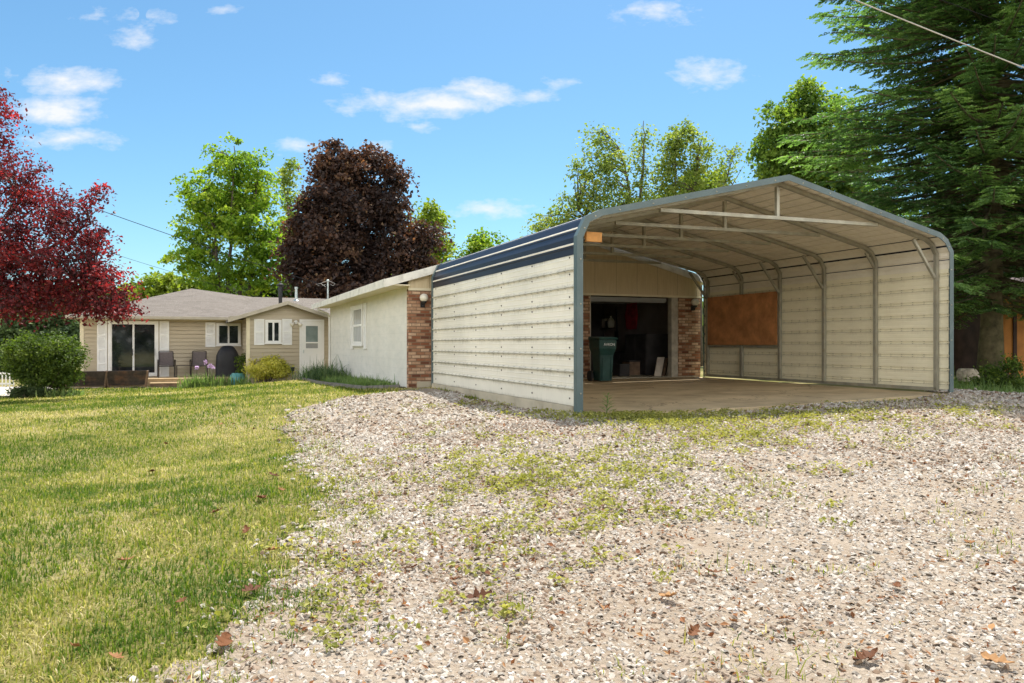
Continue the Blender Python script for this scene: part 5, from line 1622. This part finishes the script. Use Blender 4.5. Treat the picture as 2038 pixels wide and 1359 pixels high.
make_tree('airy_tree', 'tall airy tree with thin olive foliage, leftmost behind the carport roof', 'tree',
    [lobe(1195, 285, 35, 35, D), lobe(1225, 330, 50, 50, D), lobe(1180, 365, 55, 40, D), lobe(1140, 415, 48, 36, D), lobe(1090, 445, 35, 24, D), lobe(1215, 410, 70, 50, D), lobe(1280, 270, 14, 42, D), lobe(1285, 345, 24, 40, D), lobe(1160, 470, 80, 30, D), lobe(1275, 410, 40, 50, D), lobe(1110, 455, 48, 26, D), lobe(1160, 330, 30, 30, D)],
    ground_at(1245, D), [tr(1245, D, (1252, 440, 0), (1250, 360, 0), (1235, 300, 0), (1195, 255, 0)), tr(1248, D, (1275, 380, 0), (1282, 300, 0), (1281, 240, 0)), tr(1240, D, (1210, 460, .3), (1150, 420, .3), (1100, 430, .3))],
    330, 32, .17, 'leaf_airy', .12, .28, bark='birch_bark', limbs=200, flat=.6)
make_tree('airy_tree', 'airy thin tree behind the middle of the carport roof slope', 'tree',
    [lobe(1345, 290, 26, 48, D), lobe(1330, 350, 20, 45, D), lobe(1398, 290, 26, 36, D), lobe(1385, 350, 34, 40, D), lobe(1365, 250, 12, 20, D)],
    ground_at(1345, D), [tr(1345, D, (1344, 370, 0), (1345, 300, 0), (1362, 245, 0)), tr(1348, D, (1380, 380, 0), (1398, 270, 0))],
    150, 32, .17, 'leaf_airy', .10, .26, bark='birch_bark', limbs=100, flat=.6)
make_tree('airy_tree', 'sparse twiggy tree with few leaves left of the broadleaf tree', 'tree',
    [lobe(1450, 320, 26, 36, D), lobe(1465, 300, 14, 20, D), lobe(1435, 370, 24, 26, D)],
    ground_at(1425, D), [tr(1425, D, (1430, 400, 0), (1448, 350, 0), (1465, 290, 0)), tr(1427, D, (1450, 380, 0), (1480, 330, 0))],
    46, 14, .16, 'leaf_airy', .06, .25, bark='birch_bark', limbs=46, flat=.55)
make_tree('background_tree', 'bright yellow green tree low behind the carport ridge', 'tree',
    [lobe(1400, 365, 45, 34, D, 1, 3), lobe(1260, 425, 34, 34, D, 1, 3), lobe(1350, 398, 50, 22, D, 1, 3), lobe(1430, 400, 40, 24, D, 1, 3), lobe(1400, 440, 90, 40, D, 1, 3)],
    ground_at(1395, D + 3), [tr(1395, D + 3, (1395, 440, 0), (1395, 370, 0))], 150, 65, .24, 'leaf_yellowgreen', .12, .38, limbs=30)
D = 30
make_tree('broadleaf_tree', 'broadleaf green tree rising between the carport ridge and the spruce', 'tree',
    [lobe(1598, 185, 34, 48, D), lobe(1560, 245, 46, 48, D), lobe(1545, 300, 40, 45, D), lobe(1610, 260, 60, 70, D), lobe(1530, 335, 32, 22, D), lobe(1600, 340, 80, 50, D), lobe(1660, 300, 70, 110, D), lobe(1700, 420, 80, 90, D)],
    ground_at(1660, D), [tr(1660, D, (1650, 420, 0), (1625, 300, 0), (1600, 170, 0)), tr(1662, D, (1630, 400, 0), (1560, 290, 0)), tr(1664, D, (1690, 400, 0), (1690, 280, 0))],
    470, 62, .16, 'leaf_broad', .16, .26, up=.5, flat=.5, vary=.32, limbs=110)
make_tree('background_tree', 'dark mass of a leafy tree standing behind the spruce at right', 'tree',
    [lobe(1900, 470, 70, 110, 32), lobe(1990, 420, 80, 150, 32), lobe(1950, 560, 100, 70, 32), lobe(2080, 480, 70, 140, 32)],
    ground_at(1960, 32), [tr(1960, 32, (1960, 500, 0), (1970, 350, 0))], 240, 60, .22, 'leaf_dark', .2, .4, limbs=40)

# red-leaved plum at the left
D = 20.5
make_tree('plum_tree', 'red-leaved ornamental plum tree overhanging the left of the house', 'tree',
    [lobe(10, 330, 62, 55, D), lobe(70, 370, 55, 52, D), lobe(-70, 250, 80, 110, D), lobe(-5, 200, 34, 40, D), lobe(120, 430, 70, 55, D), lobe(175, 480, 55, 50, D), lobe(30, 480, 130, 100, D), lobe(215, 560, 50, 55, D), lobe(245, 610, 28, 30, D), lobe(110, 550, 130, 70, D), lobe(-10, 570, 90, 70, D), lobe(190, 385, 22, 26, D), lobe(-120, 450, 110, 180, D), lobe(195, 610, 60, 28, D), lobe(60, 596, 110, 26, D), lobe(150, 592, 60, 24, D)],
    ground_at(-190, D), [tr(-190, D, (-160, 640, 0), (-60, 520, 0), (40, 400, 0)), tr(-194, D, (-180, 600, .2), (-120, 400, .3), (-80, 260, .3)), tr(-188, D, (-90, 590, .4), (40, 520, .4), (150, 470, .4), (190, 420, .4)), tr(-188, D, (-80, 610, .5), (60, 560, .5), (180, 560, .5), (235, 590, .5))],
    620, 66, .095, 'leaf_plum', .10, .215, up=.35, flat=.6, vary=.32, asp=.62, limbs=220, surf=2.0, zmin=1.55)
# green background behind the bush
D = 36
make_tree('background_tree', 'grey green leafy tree at far left beyond the plum branches', 'tree',
    [lobe(60, 620, 75, 52, D), lobe(120, 600, 45, 40, D), lobe(140, 670, 34, 50, D), lobe(20, 700, 60, 50, D), lobe(-50, 640, 80, 70, D), lobe(100, 710, 60, 40, D)],
    ground_at(60, D), [tr(60, D, (60, 680, 0), (70, 600, 0))], 260, 80, .20, 'leaf_blue', .14, .34, limbs=40)
def shrub(name, label, lobes, base, n, per, leaf, mat, spread, stems=14, group=None, asp=.6, up=.5, cat='bush', surf=2.8):
    root = thing(name, tuple(base), label, cat, group)
    cc, cd = sample_lobes(lobes, n, surf)
    mb = MB(I)
    for t in cc[rng.permutation(n)[:stems]]:
        b = base + np.array([rng.normal(0, .12), rng.normal(0, .12), -.05])
        mb.tube([b, b * .5 + t * .5 + np.array([0, 0, .1]), t], [.018, .012, .004], 5)
    mb.build('stem', MAT['bark'], root)
    N = n * per; ci = np.repeat(np.arange(n), per)
    pts = cc[ci] + rng.normal(0, 1, (N, 3)) * spread * np.array([1, 1, .7])
    g = H(pts[:, 0], pts[:, 1]); pts[:, 2] = np.maximum(pts[:, 2], g + .02)
    Ls = leaf * np.exp(rng.normal(0, .25, N))
    leaves_mesh('foliage', pts, rng.normal(0, .6, (N, 3)) + np.array([0, 0, up]) + cd[ci] * .5, Ls, Ls * asp, np.clip(rng.normal(.5, .22, N), 0, 1), np.clip(rng.normal(.5, .3, n), 0, 1)[ci], mat, root)
    return root
D = 23
b = ground_at(90, D)
shrub('round_bush', 'big rounded green bush at left lit from behind, beside the planters', [lobe(92, 705, 66, 42, D), lobe(50, 715, 36, 45, D), lobe(125, 725, 38, 40, D), lobe(85, 748, 56, 30, D)], b, 260, 85, .075, 'leaf_bush', .13)
b = ground_at(55, 22.3)
shrub('low_bush', 'low dark ground shrub spreading at the foot of the round bush', [lobe(58, 780, 36, 10, 22.3), lobe(40, 786, 16, 6, 22.3)], b, 50, 60, .06, 'leaf_dark', .08)
u = fp(533, 735, 19.3)
Dg = 28.0
b = ground_at(533, Dg)
shrub('golden_shrub', 'golden yellow leaved shrub under the small window by the storm door', [lobe(533, 730, 38, 18, Dg), lobe(512, 738, 28, 16, Dg), lobe(560, 738, 20, 16, Dg)], b, 120, 75, .07, 'leaf_gold', .10)
b = ground_at(498, Dg)
shrub('green_shrub', 'taller dark green shrub at the house corner behind the golden one', [lobe(488, 728, 14, 22, Dg + .5), lobe(525, 712, 16, 10, Dg + .7), lobe(545, 712, 12, 8, Dg + .7)], b, 50, 55, .07, 'leaf_bush', .09)

# grassy clumps, irises, hostas
def clump(name, label, x, y, n, h, w, spread, mat, group=None, lean=.6, cat='plant'):
    z = gz(x, y)
    root = thing(name, (x, y, z), label, cat, group)
    p = np.stack([x + rng.normal(0, spread, n), y + rng.normal(0, spread, n), np.zeros(n)], 1)
    p[:, 2] = H(p[:, 0], p[:, 1])
    blades('foliage', p, h * np.exp(rng.normal(0, .25, n)), np.full(n, w) * rng.uniform(.7, 1.2, n), np.clip(rng.normal(.5, .25, n), 0, 1), mat, lean, root)
    return root
for i, (a, v) in enumerate([(-1.15, 17.7), (-1.2, 16.9), (-1.1, 16.1), (-1.15, 15.2), (-1.05, 14.4)]):
    x, y, _ = F(a, v, 0)
    clump('daylily', ['arching dark green daylily clump nearest the storm door', 'second daylily clump from the storm door along the garage wall', 'middle daylily clump of the row along the garage wall', 'daylily clump below the garage window left edge', 'daylily clump at the near end of the row, beside the ground cover'][i], x, y, 300, .42, .022, .24, 'leaf_blade', 'daylilies along the garage wall', .9)
xs, ys = [], []
n = 5200
uu, vv = rng.uniform(-1.45, -.52, n), rng.uniform(8.0, 14.3, n)
ok = (fbm(uu * 2, vv * 2, 3) > .38) & (uu > -1.5 + .0 * vv) & ((vv > 8.7) | (uu > -1.1))
uu, vv = uu[ok], vv[ok]
X, Y = OX + uu * CT - vv * ST, OY + uu * ST + vv * CT
o = blades('ground_cover', np.stack([X, Y, H(X, Y) + .01], 1), np.full(len(X), .13) * np.exp(rng.normal(0, .35, len(X))), np.full(len(X), .020), np.clip(rng.normal(.45, .2, len(X)), 0, 1), 'leaf_iris', .9)
tag(o, 'low green ground cover in the bed beside the garage wall', 'ground cover', kind='stuff')
for i, (px, DD, hh, lab) in enumerate([(375, 26.2, .38, 'broad-bladed iris clump at the right end of the wooden step'), (392, 26.3, .42, 'iris clump in front of the right-hand patio chair'), (408, 26.4, .45, 'iris clump carrying the pale purple blooms'), (424, 26.4, .36, 'lightest yellow green iris clump left of the grill'), (448, 26.6, .36, 'wispy iris clump in front of the covered grill'), (482, 26.8, .33, 'wispy iris clump right of the teal pot')]):
    x = (px - CX) * DD / FPX
    r_ = clump('iris', lab, x, DD, 110, hh, .034, .15, 'leaf_iris', 'irises along the front of the deck', .45)
    if i in (1, 2, 3):
        for (dx, hz) in (((.0, .86), (.14, .74)) if i == 2 else ((-.02, .68),)):
            z = gz(x, DD)
            m = MB(I); m.tube([(x + dx, DD, z), (x + dx + .02, DD, z + hz)], .008, 5); m.build('flower_stem', MAT['leaf_iris'], r_)
            nP = 34; c0 = np.array([x + dx + .02, DD, z + hz + .03])
            pp = c0 + rng.normal(0, .030, (nP, 3)) * np.array([1, 1, 1.1])
            q = leaves_mesh('bloom', pp, rng.normal(0, 1, (nP, 3)), np.full(nP, .07), np.full(nP, .055), rng.uniform(0, 1, nP), rng.uniform(0, 1, nP), 'leaf_iris', r_)
            q.data.materials.clear(); q.data.materials.append(MAT['petal'])
for (px, DD, lab) in [(92, 22.4, 'leftmost pale green hosta clump below the round bush'), (115, 22.6, 'middle pale green hosta clump below the round bush'), (142, 22.9, 'hosta clump touching the left planter')]:
    x = (px - CX) * DD / FPX
    clump('hosta', lab, x, DD, 90, .20, .075, .17, 'leaf_iris', 'hostas under the round bush', .9)

# the big spruce
def make_spruce():
    D = 19.0
    base = ground_at(1972, D)
    root = thing('spruce_tree', tuple(base), 'huge dark green spruce with a mossy trunk filling the right edge', 'tree')
    m = MB(I)
    Ht = 19.0
    pts = [base + np.array([.03 * math.sin(k), .03 * math.cos(k * 1.3), Ht * k / 12]) for k in range(13)]
    m.tube(pts, [.27 * (1 - .9 * k / 12) * (1.25 if k == 0 else 1) for k in range(13)], 12)
    C_, N_, A_, L_, W_, RN, CL_ = [], [], [], [], [], [], []
    z = 2.35
    bi = 0
    while z < 17.5:
        hgt = z / Ht
        nb = 16 if z < 12 else 9
        Lmax = 5.7 * (1 - max(0, z - 2.5) / 23) ** .75 * (1.0 if z > 2.6 else .8)
        for k in range(nb):
            az = rng.uniform(0, 2 * math.pi)
            L = Lmax * rng.uniform(.50, 1.04)
            du = math.cos(az) * CT + math.sin(az) * ST
            ub, vb = toF(base[0], base[1])
            if z < 5 and du < -.1: L = min(L, (ub - 7.85) / -du - .25)
            zz = base[2] + z + rng.uniform(-.2, .2)
            d = np.array([math.cos(az), math.sin(az), 0]); s = np.array([-d[1], d[0], 0])
            droop = rng.uniform(.10, .34) * (1.15 - hgt * .6)
            def bp(t):
                r = L * t
                return np.array([base[0], base[1], zz]) + d * r + np.array([0, 0, -droop * r * (1.35 - .62 * t) + .10 * L * max(0, t - .55) ** 1.2])
            bt = np.linspace(0, 1, 7)
            if z < 11:
                m.tube([bp(t) for t in bt], [.032 * (1 - .85 * t) * (L / 4) + .006 for t in bt], 5, False)
            cl = np.clip(rng.normal(.5, .26), 0, 1)
            # flat fans of finger-like shoots left and right of the branch and at its tip
            far = z > 11
            step = .20 if not far else .42
            ts = list(np.arange(.20 * L, L, step) / L) + [1.0]
            for t in ts:
                sides = (-1, 1) if t < 1 else (0,)
                for sg in sides:
                    tl = (.24 + .24 * (1 - abs(t - .45) * 1.3)) * rng.uniform(.6, 1.3) * (1.2 if far else 1) * (.6 + .4 * L / 5)
                    o0 = bp(t)
                    fw = rng.uniform(.5, .95)
                    td = d * (fw if sg else 1) + s * sg; td = td / np.linalg.norm(td)
                    td = td + np.array([0, 0, rng.uniform(-.34, .05)])
                    tn = td / np.linalg.norm(td)
                    sd = np.cross(tn, [0, 0, 1.0]); sd /= np.linalg.norm(sd)
                    up_ = np.cross(sd, tn)
                    nq = 14 if not far else 9
                    q = np.linspace(.05, 1, nq)
                    side = np.where(np.arange(nq) % 2 == 0, 1, -1)[:, None]
                    fl = (.15 - .07 * q)[:, None] * rng.uniform(.7, 1.25, (nq, 1)) * (1.5 if far else 1)
                    ax = tn * .85 + sd * side * .75 + up_ * .12 + rng.normal(0, .08, (nq, 3))
                    ax /= np.linalg.norm(ax, axis=1, keepdims=True)
                    c0 = o0 + td * (q * tl)[:, None] + np.array([0, 0, -.10]) * (q * q * tl)[:, None]
                    C_.append(c0 + ax * fl * .5); A_.append(ax)
                    N_.append(up_ + np.array([0, 0, .25]) + rng.normal(0, .32, (nq, 3)))
                    L_.append(fl[:, 0] * 1.1); W_.append(rng.uniform(.044, .066, nq) * (1.5 if far else 1))
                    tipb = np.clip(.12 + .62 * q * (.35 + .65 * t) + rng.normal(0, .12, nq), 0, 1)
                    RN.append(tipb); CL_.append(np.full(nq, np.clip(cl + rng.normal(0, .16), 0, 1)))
        z += .27 if z < 12 else .5
    m.build('trunk', MAT['bark_moss'], root, smooth=True)
    C_, N_, A_ = np.concatenate(C_), np.concatenate(N_), np.concatenate(A_)
    L_, W_, RN, CL_ = map(np.concatenate, (L_, W_, RN, CL_))
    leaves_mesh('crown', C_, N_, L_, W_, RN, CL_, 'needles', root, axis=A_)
    print('spruce shoots', len(C_))
make_spruce()

# undergrowth at the right edge
for i, (px, DD, lab) in enumerate([(1962, 16.2, 'leafy weed clump before the pale boulder'), (2008, 16.0, 'tall leafy weed right of the spruce trunk'), (1985, 17.0, 'ferny weed at the foot of the spruce trunk')]):
    b = ground_at(px, DD)
    shrub('weed_bush', lab, [lobe(px, 762, 22, 10, DD), lobe(px + 8, 745 if i != 1 else 728, 8, 16, DD)], b, 34, 40, .06, 'leaf_bush' if i != 2 else 'leaf_dark', .10, 10, 'weeds under the spruce')
n = 5200
x = rng.uniform(8.6, 13.5, n); y = rng.uniform(14.2, 20, n)
uq, vq = toF(x, y)
ok = (uq > 7.6) & (fbm(x * 1.5, y * 1.5, 9) > .36)
x, y = x[ok], y[ok]
o = blades('tall_grass', np.stack([x, y, H(x, y)], 1), np.full(len(x), .16) * np.exp(rng.normal(0, .4, len(x))), np.full(len(x), .016), np.clip(rng.normal(.4, .2, len(x)), 0, 1), 'leaf_iris', .8)
tag(o, 'shaded longer grass under the spruce beside the carport', 'grass', kind='stuff')

# weeds and dry litter scattered on the gravel
def make_weeds():
    cx, cy, cs = [], [], []
    # bands seen in the photo: along the slab, a patch in the middle, strays elsewhere
    for (px, py, sx_, sy_, k) in [(1250, 832, 60, 7, 150), (1340, 838, 60, 9, 120), (1420, 860, 50, 14, 45), (1500, 880, 70, 14, 40), (1150, 920, 150, 35, 100), (1000, 945, 60, 20, 40), (1300, 960, 170, 50, 100), (1580, 832, 110, 14, 170), (1800, 850, 130, 22, 40), (1010, 1000, 200, 60, 40),
                                  (800, 1080, 220, 90, 32), (1050, 1120, 250, 80, 24), (760, 860, 140, 40, 22), (690, 1000, 60, 60, 16), (1950, 825, 60, 10, 30), (640, 1180, 60, 70, 14), (1100, 830, 60, 8, 30), (950, 805, 60, 8, 26)]:
        for _ in range(k):
            q = gpix(rng.normal(px, sx_), max(792, rng.normal(py, sy_)))
            cx.append(q[0]); cy.append(q[1]); cs.append(rng.uniform(.03, .09))
    cx, cy, cs = map(np.array, (cx, cy, cs))
    uq, vq = toF(cx, cy)
    ok = ~((uq > .0) & (uq < 7.4) & (vq > -.1)); cx, cy, cs = cx[ok], cy[ok], cs[ok]
    per = 20
    ci = np.repeat(np.arange(len(cx)), per)
    px_ = cx[ci] + rng.normal(0, 1, len(ci)) * cs[ci]; py_ = cy[ci] + rng.normal(0, 1, len(ci)) * cs[ci]
    pts = np.stack([px_, py_, H(px_, py_) + .012 + rng.uniform(0, .06, len(ci))], 1)
    L = rng.uniform(.018, .050, len(ci))
    o = leaves_mesh('weeds', pts, rng.normal(0, .5, (len(ci), 3)) + np.array([0, 0, .9]), L, L * .7, rng.uniform(0, 1, len(ci)), np.clip(rng.normal(.5, .25, len(cx)), 0, 1)[ci], 'leaf_weed')
    tag(o, 'small yellow green weeds scattered through the gravel', 'weeds', kind='stuff')
    # sparse grass in the stones: near the carport front and beside the lawn edge
    n = 60000
    x = rng.uniform(-3.5, 8, n); y = rng.uniform(3, 13, n)
    u, v = toF(x, y)
    e = in_gravel(x, y, .4) & (~in_gravel(x - .55, y - .05, .2) | ((v > -1.6) & (v < -.1) & (u > 2) & (u < 8) & (fbm(x * 2, y * 2, 77) > .44)) | ((u > -.6) & (u < -.05) & (fbm(x * 3, y * 3, 78) > .55)) | (fbm(x * 2.2, y * 2.2, 79) > .69)) & (rng.uniform(0, 1, n) < .6)
    x, y = x[e], y[e]
    o = blades('sparse_grass', np.stack([x, y, H(x, y) + .005], 1), np.full(len(x), .045) * np.exp(rng.normal(0, .4, len(x))), np.full(len(x), .007), np.clip(rng.normal(.45, .25, len(x)), 0, 1), 'grass', .8)
    tag(o, 'sparse grass tufts growing up through the gravel', 'grass', kind='stuff')
    # dry leaf fragments and twigs
    n = 13000
    x = rng.uniform(-3.5, 7.5, n); y = 2.6 + rng.uniform(0, 1, n) ** 1.2 * 9
    ok = view_ok(x, y) & in_gravel(x, y) & (fbm(x * .9, y * .9, 71) + .08 * np.clip((x - .5) / 3, -1, 1) + rng.normal(0, .07, n) > .47); x, y = x[ok], y[ok]
    L = rng.uniform(.012, .045, len(x)) * np.where(rng.uniform(0, 1, len(x)) < .08, 1.6, 1)
    o = leaves_mesh('leaf_litter', np.stack([x, y, H(x, y) + .022], 1), rng.normal(0, .45, (len(x), 3)) + np.array([0, 0, 1]), L, L * rng.uniform(.25, .6, len(x)), rng.uniform(0, 1, len(x)), rng.uniform(0, 1, len(x)), 'dead_leaf')
    tag(o, 'small brown dry leaf scraps strewn across the gravel', 'leaf litter', kind='stuff')
make_weeds()
# tall weed by the left post
def tall_weed():
    x, y, z = gpix(1207, 832)
    root = thing('tall_weed', (x, y, z), 'single tall narrow-leaved weed beside the left front carport post', 'plant')
    m = MB(I); m.tube([(x, y, z), (x + .01, y, z + .2), (x + .02, y, z + .33)], [.006, .005, .003], 5); m.build('stem', MAT['leaf_iris'], root)
    n = 26; t = np.linspace(.25, 1, n); az = np.arange(n) * 2.4
    ax = np.stack([np.cos(az), np.sin(az), np.full(n, .35)], 1)
    L = .09 + .08 * (1 - t)
    c = np.stack([np.full(n, x + .01), np.full(n, y), z + .32 * t], 1) + ax * L[:, None] * .5
    leaves_mesh('foliage', c, np.stack([-np.cos(az) * .4, -np.sin(az) * .4, np.ones(n)], 1), L, L * .2, rng.uniform(.3, .9, n), np.full(n, .5), 'leaf_iris', root, axis=ax)
tall_weed()
# fallen leaves one can pick out
def leaf_mesh(seed, name='dead_leaf'):
    r = np.random.default_rng(seed)
    n = 9
    prof = []
    for i in range(n):
        t = i / (n - 1)
        w = (.30 * math.sin(math.pi * min(1, t * 1.05)) ** .7) * (1.15 if i % 2 else .62)
        prof.append((t - .5, max(.012, w)))
    V, Fc = [], []
    cu, tw = r.uniform(.6, 1.6), r.uniform(-.5, .5)
    for (a, w) in prof:
        zc = cu * a * a * .5
        V += [(a, -w, zc + w * w * r.uniform(.5, 2.5) + tw * a * w), (a, 0, zc * .8), (a, w * r.uniform(.8, 1.1), zc + w * w * r.uniform(.5, 2.5) - tw * a * w)]
    for i in range(n - 1):
        Fc += [(3 * i, 3 * i + 3, 3 * i + 4, 3 * i + 1), (3 * i + 1, 3 * i + 4, 3 * i + 5, 3 * i + 2)]
    V = np.array(V)
    o = mesh_np(name, V, np.array(Fc), MAT['dead_leaf'], None, {'rnd': r.uniform(0, 1) + np.zeros(len(V)), 'clump': r.uniform(0, 1) + np.zeros(len(V))})
    md = o.modifiers.new('solid', 'SOLIDIFY'); md.thickness = .01
    return o
LEAVES = [(1330, 1203, .12, 'large tan curled leaf on the gravel right of centre in the foreground', .9), (445, 1297, .13, 'rust brown leaf at the bottom edge of the lawn, largest there', .35),
          (500, 1188, .12, 'dark red brown leaf where the lawn edge meets the gravel', .1), (955, 1200, .14, 'dark brown curled leaf on the gravel left of the large tan one', .05),
          (1725, 1328, .13, 'broken dark leaf at the bottom of the gravel towards the right', .15), (1985, 1335, .13, 'pale brown leaf in the bottom right corner of the gravel', .85),
          (303, 945, .13, 'dark leaf alone in the middle of the lawn', .05), (545, 953, .11, 'dark round leaf on the lawn beside the gravel edge', .1), (520, 1000, .15, 'brown leaf flat on the lawn below the dark round one', .3)]
for i, (px, py, s, lab, tone) in enumerate(LEAVES):
    x, y, z = gpix(px, py)
    o = leaf_mesh(100 + i); o.location = (x, y, z + .035); o.rotation_euler = (rng.uniform(-.3, .3), rng.uniform(-.3, .3), rng.uniform(0, 6.28)); o.scale = (s, s, s)
    for an in ('rnd', 'clump'):
        at = o.data.attributes[an]; at.data.foreach_set('value', np.full(len(o.data.vertices), tone, np.float32))
    tag(o, lab, 'leaf', 'fallen leaves')
small = [leaf_mesh(200 + k) for k in range(4)]
spots = [(905, 1165), (1270, 1110), (710, 1090), (1510, 1022), (1140, 1063), (1785, 1180), (1870, 1120), (1930, 1090), (1640, 1130), (820, 1140), (1560, 1245), (1460, 1250), (1880, 1010), (1420, 1150), (1250, 960), (900, 850), (1380, 1270), (1690, 1230)]
for i, (px, py) in enumerate(spots):
    x, y, z = gpix(px, py)
    o = small[i] if i < 4 else small[i % 4].copy()
    if i >= 4: COL.objects.link(o)
    s = rng.uniform(.055, .10)
    o.location = (x, y, z + .03); o.rotation_euler = (rng.uniform(-.4, .4), rng.uniform(-.4, .4), rng.uniform(0, 6.28)); o.scale = (s, s, s)
    tag(o, 'small dry brown leaf scrap lying on the gravel', 'leaf', 'small fallen leaves on the gravel')
spots = [(465, 850), (505, 860), (440, 850), (560, 985), (330, 890), (490, 1070), (540, 1110), (250, 1130), (430, 1030), (360, 1215), (230, 1330), (150, 1310)]
for i, (px, py) in enumerate(spots):
    x, y, z = gpix(px, py)
    o = small[i % 4].copy(); COL.objects.link(o)
    s = rng.uniform(.06, .11)
    o.location = (x, y, z + .045); o.rotation_euler = (rng.uniform(-.4, .4), rng.uniform(-.4, .4), rng.uniform(0, 6.28)); o.scale = (s, s, s)
    tag(o, 'small dry brown leaf lying on the lawn grass', 'leaf', 'small fallen leaves on the lawn')

# far belt of trees that closes the horizon
n = 26000
a = rng.uniform(0, 2 * math.pi, n); r = rng.uniform(85, 110, n)
hh = 5 + 6 * fbm(np.cos(a) * 9 + 20, np.sin(a) * 9 + 20, 6)
zz = rng.uniform(0, 1, n) ** .8 * hh
o = leaves_mesh('distant_woods', np.stack([r * np.cos(a), r * np.sin(a) + 10, zz - .5], 1), rng.normal(0, .6, (n, 3)) + np.array([0, 0, .5]), rng.uniform(1.2, 2.6, n), rng.uniform(1, 2, n), rng.uniform(0, 1, n), rng.uniform(0, 1, n), 'leaf_dark')
tag(o, 'belt of dark green woods far beyond the yard', 'woods', kind='stuff')
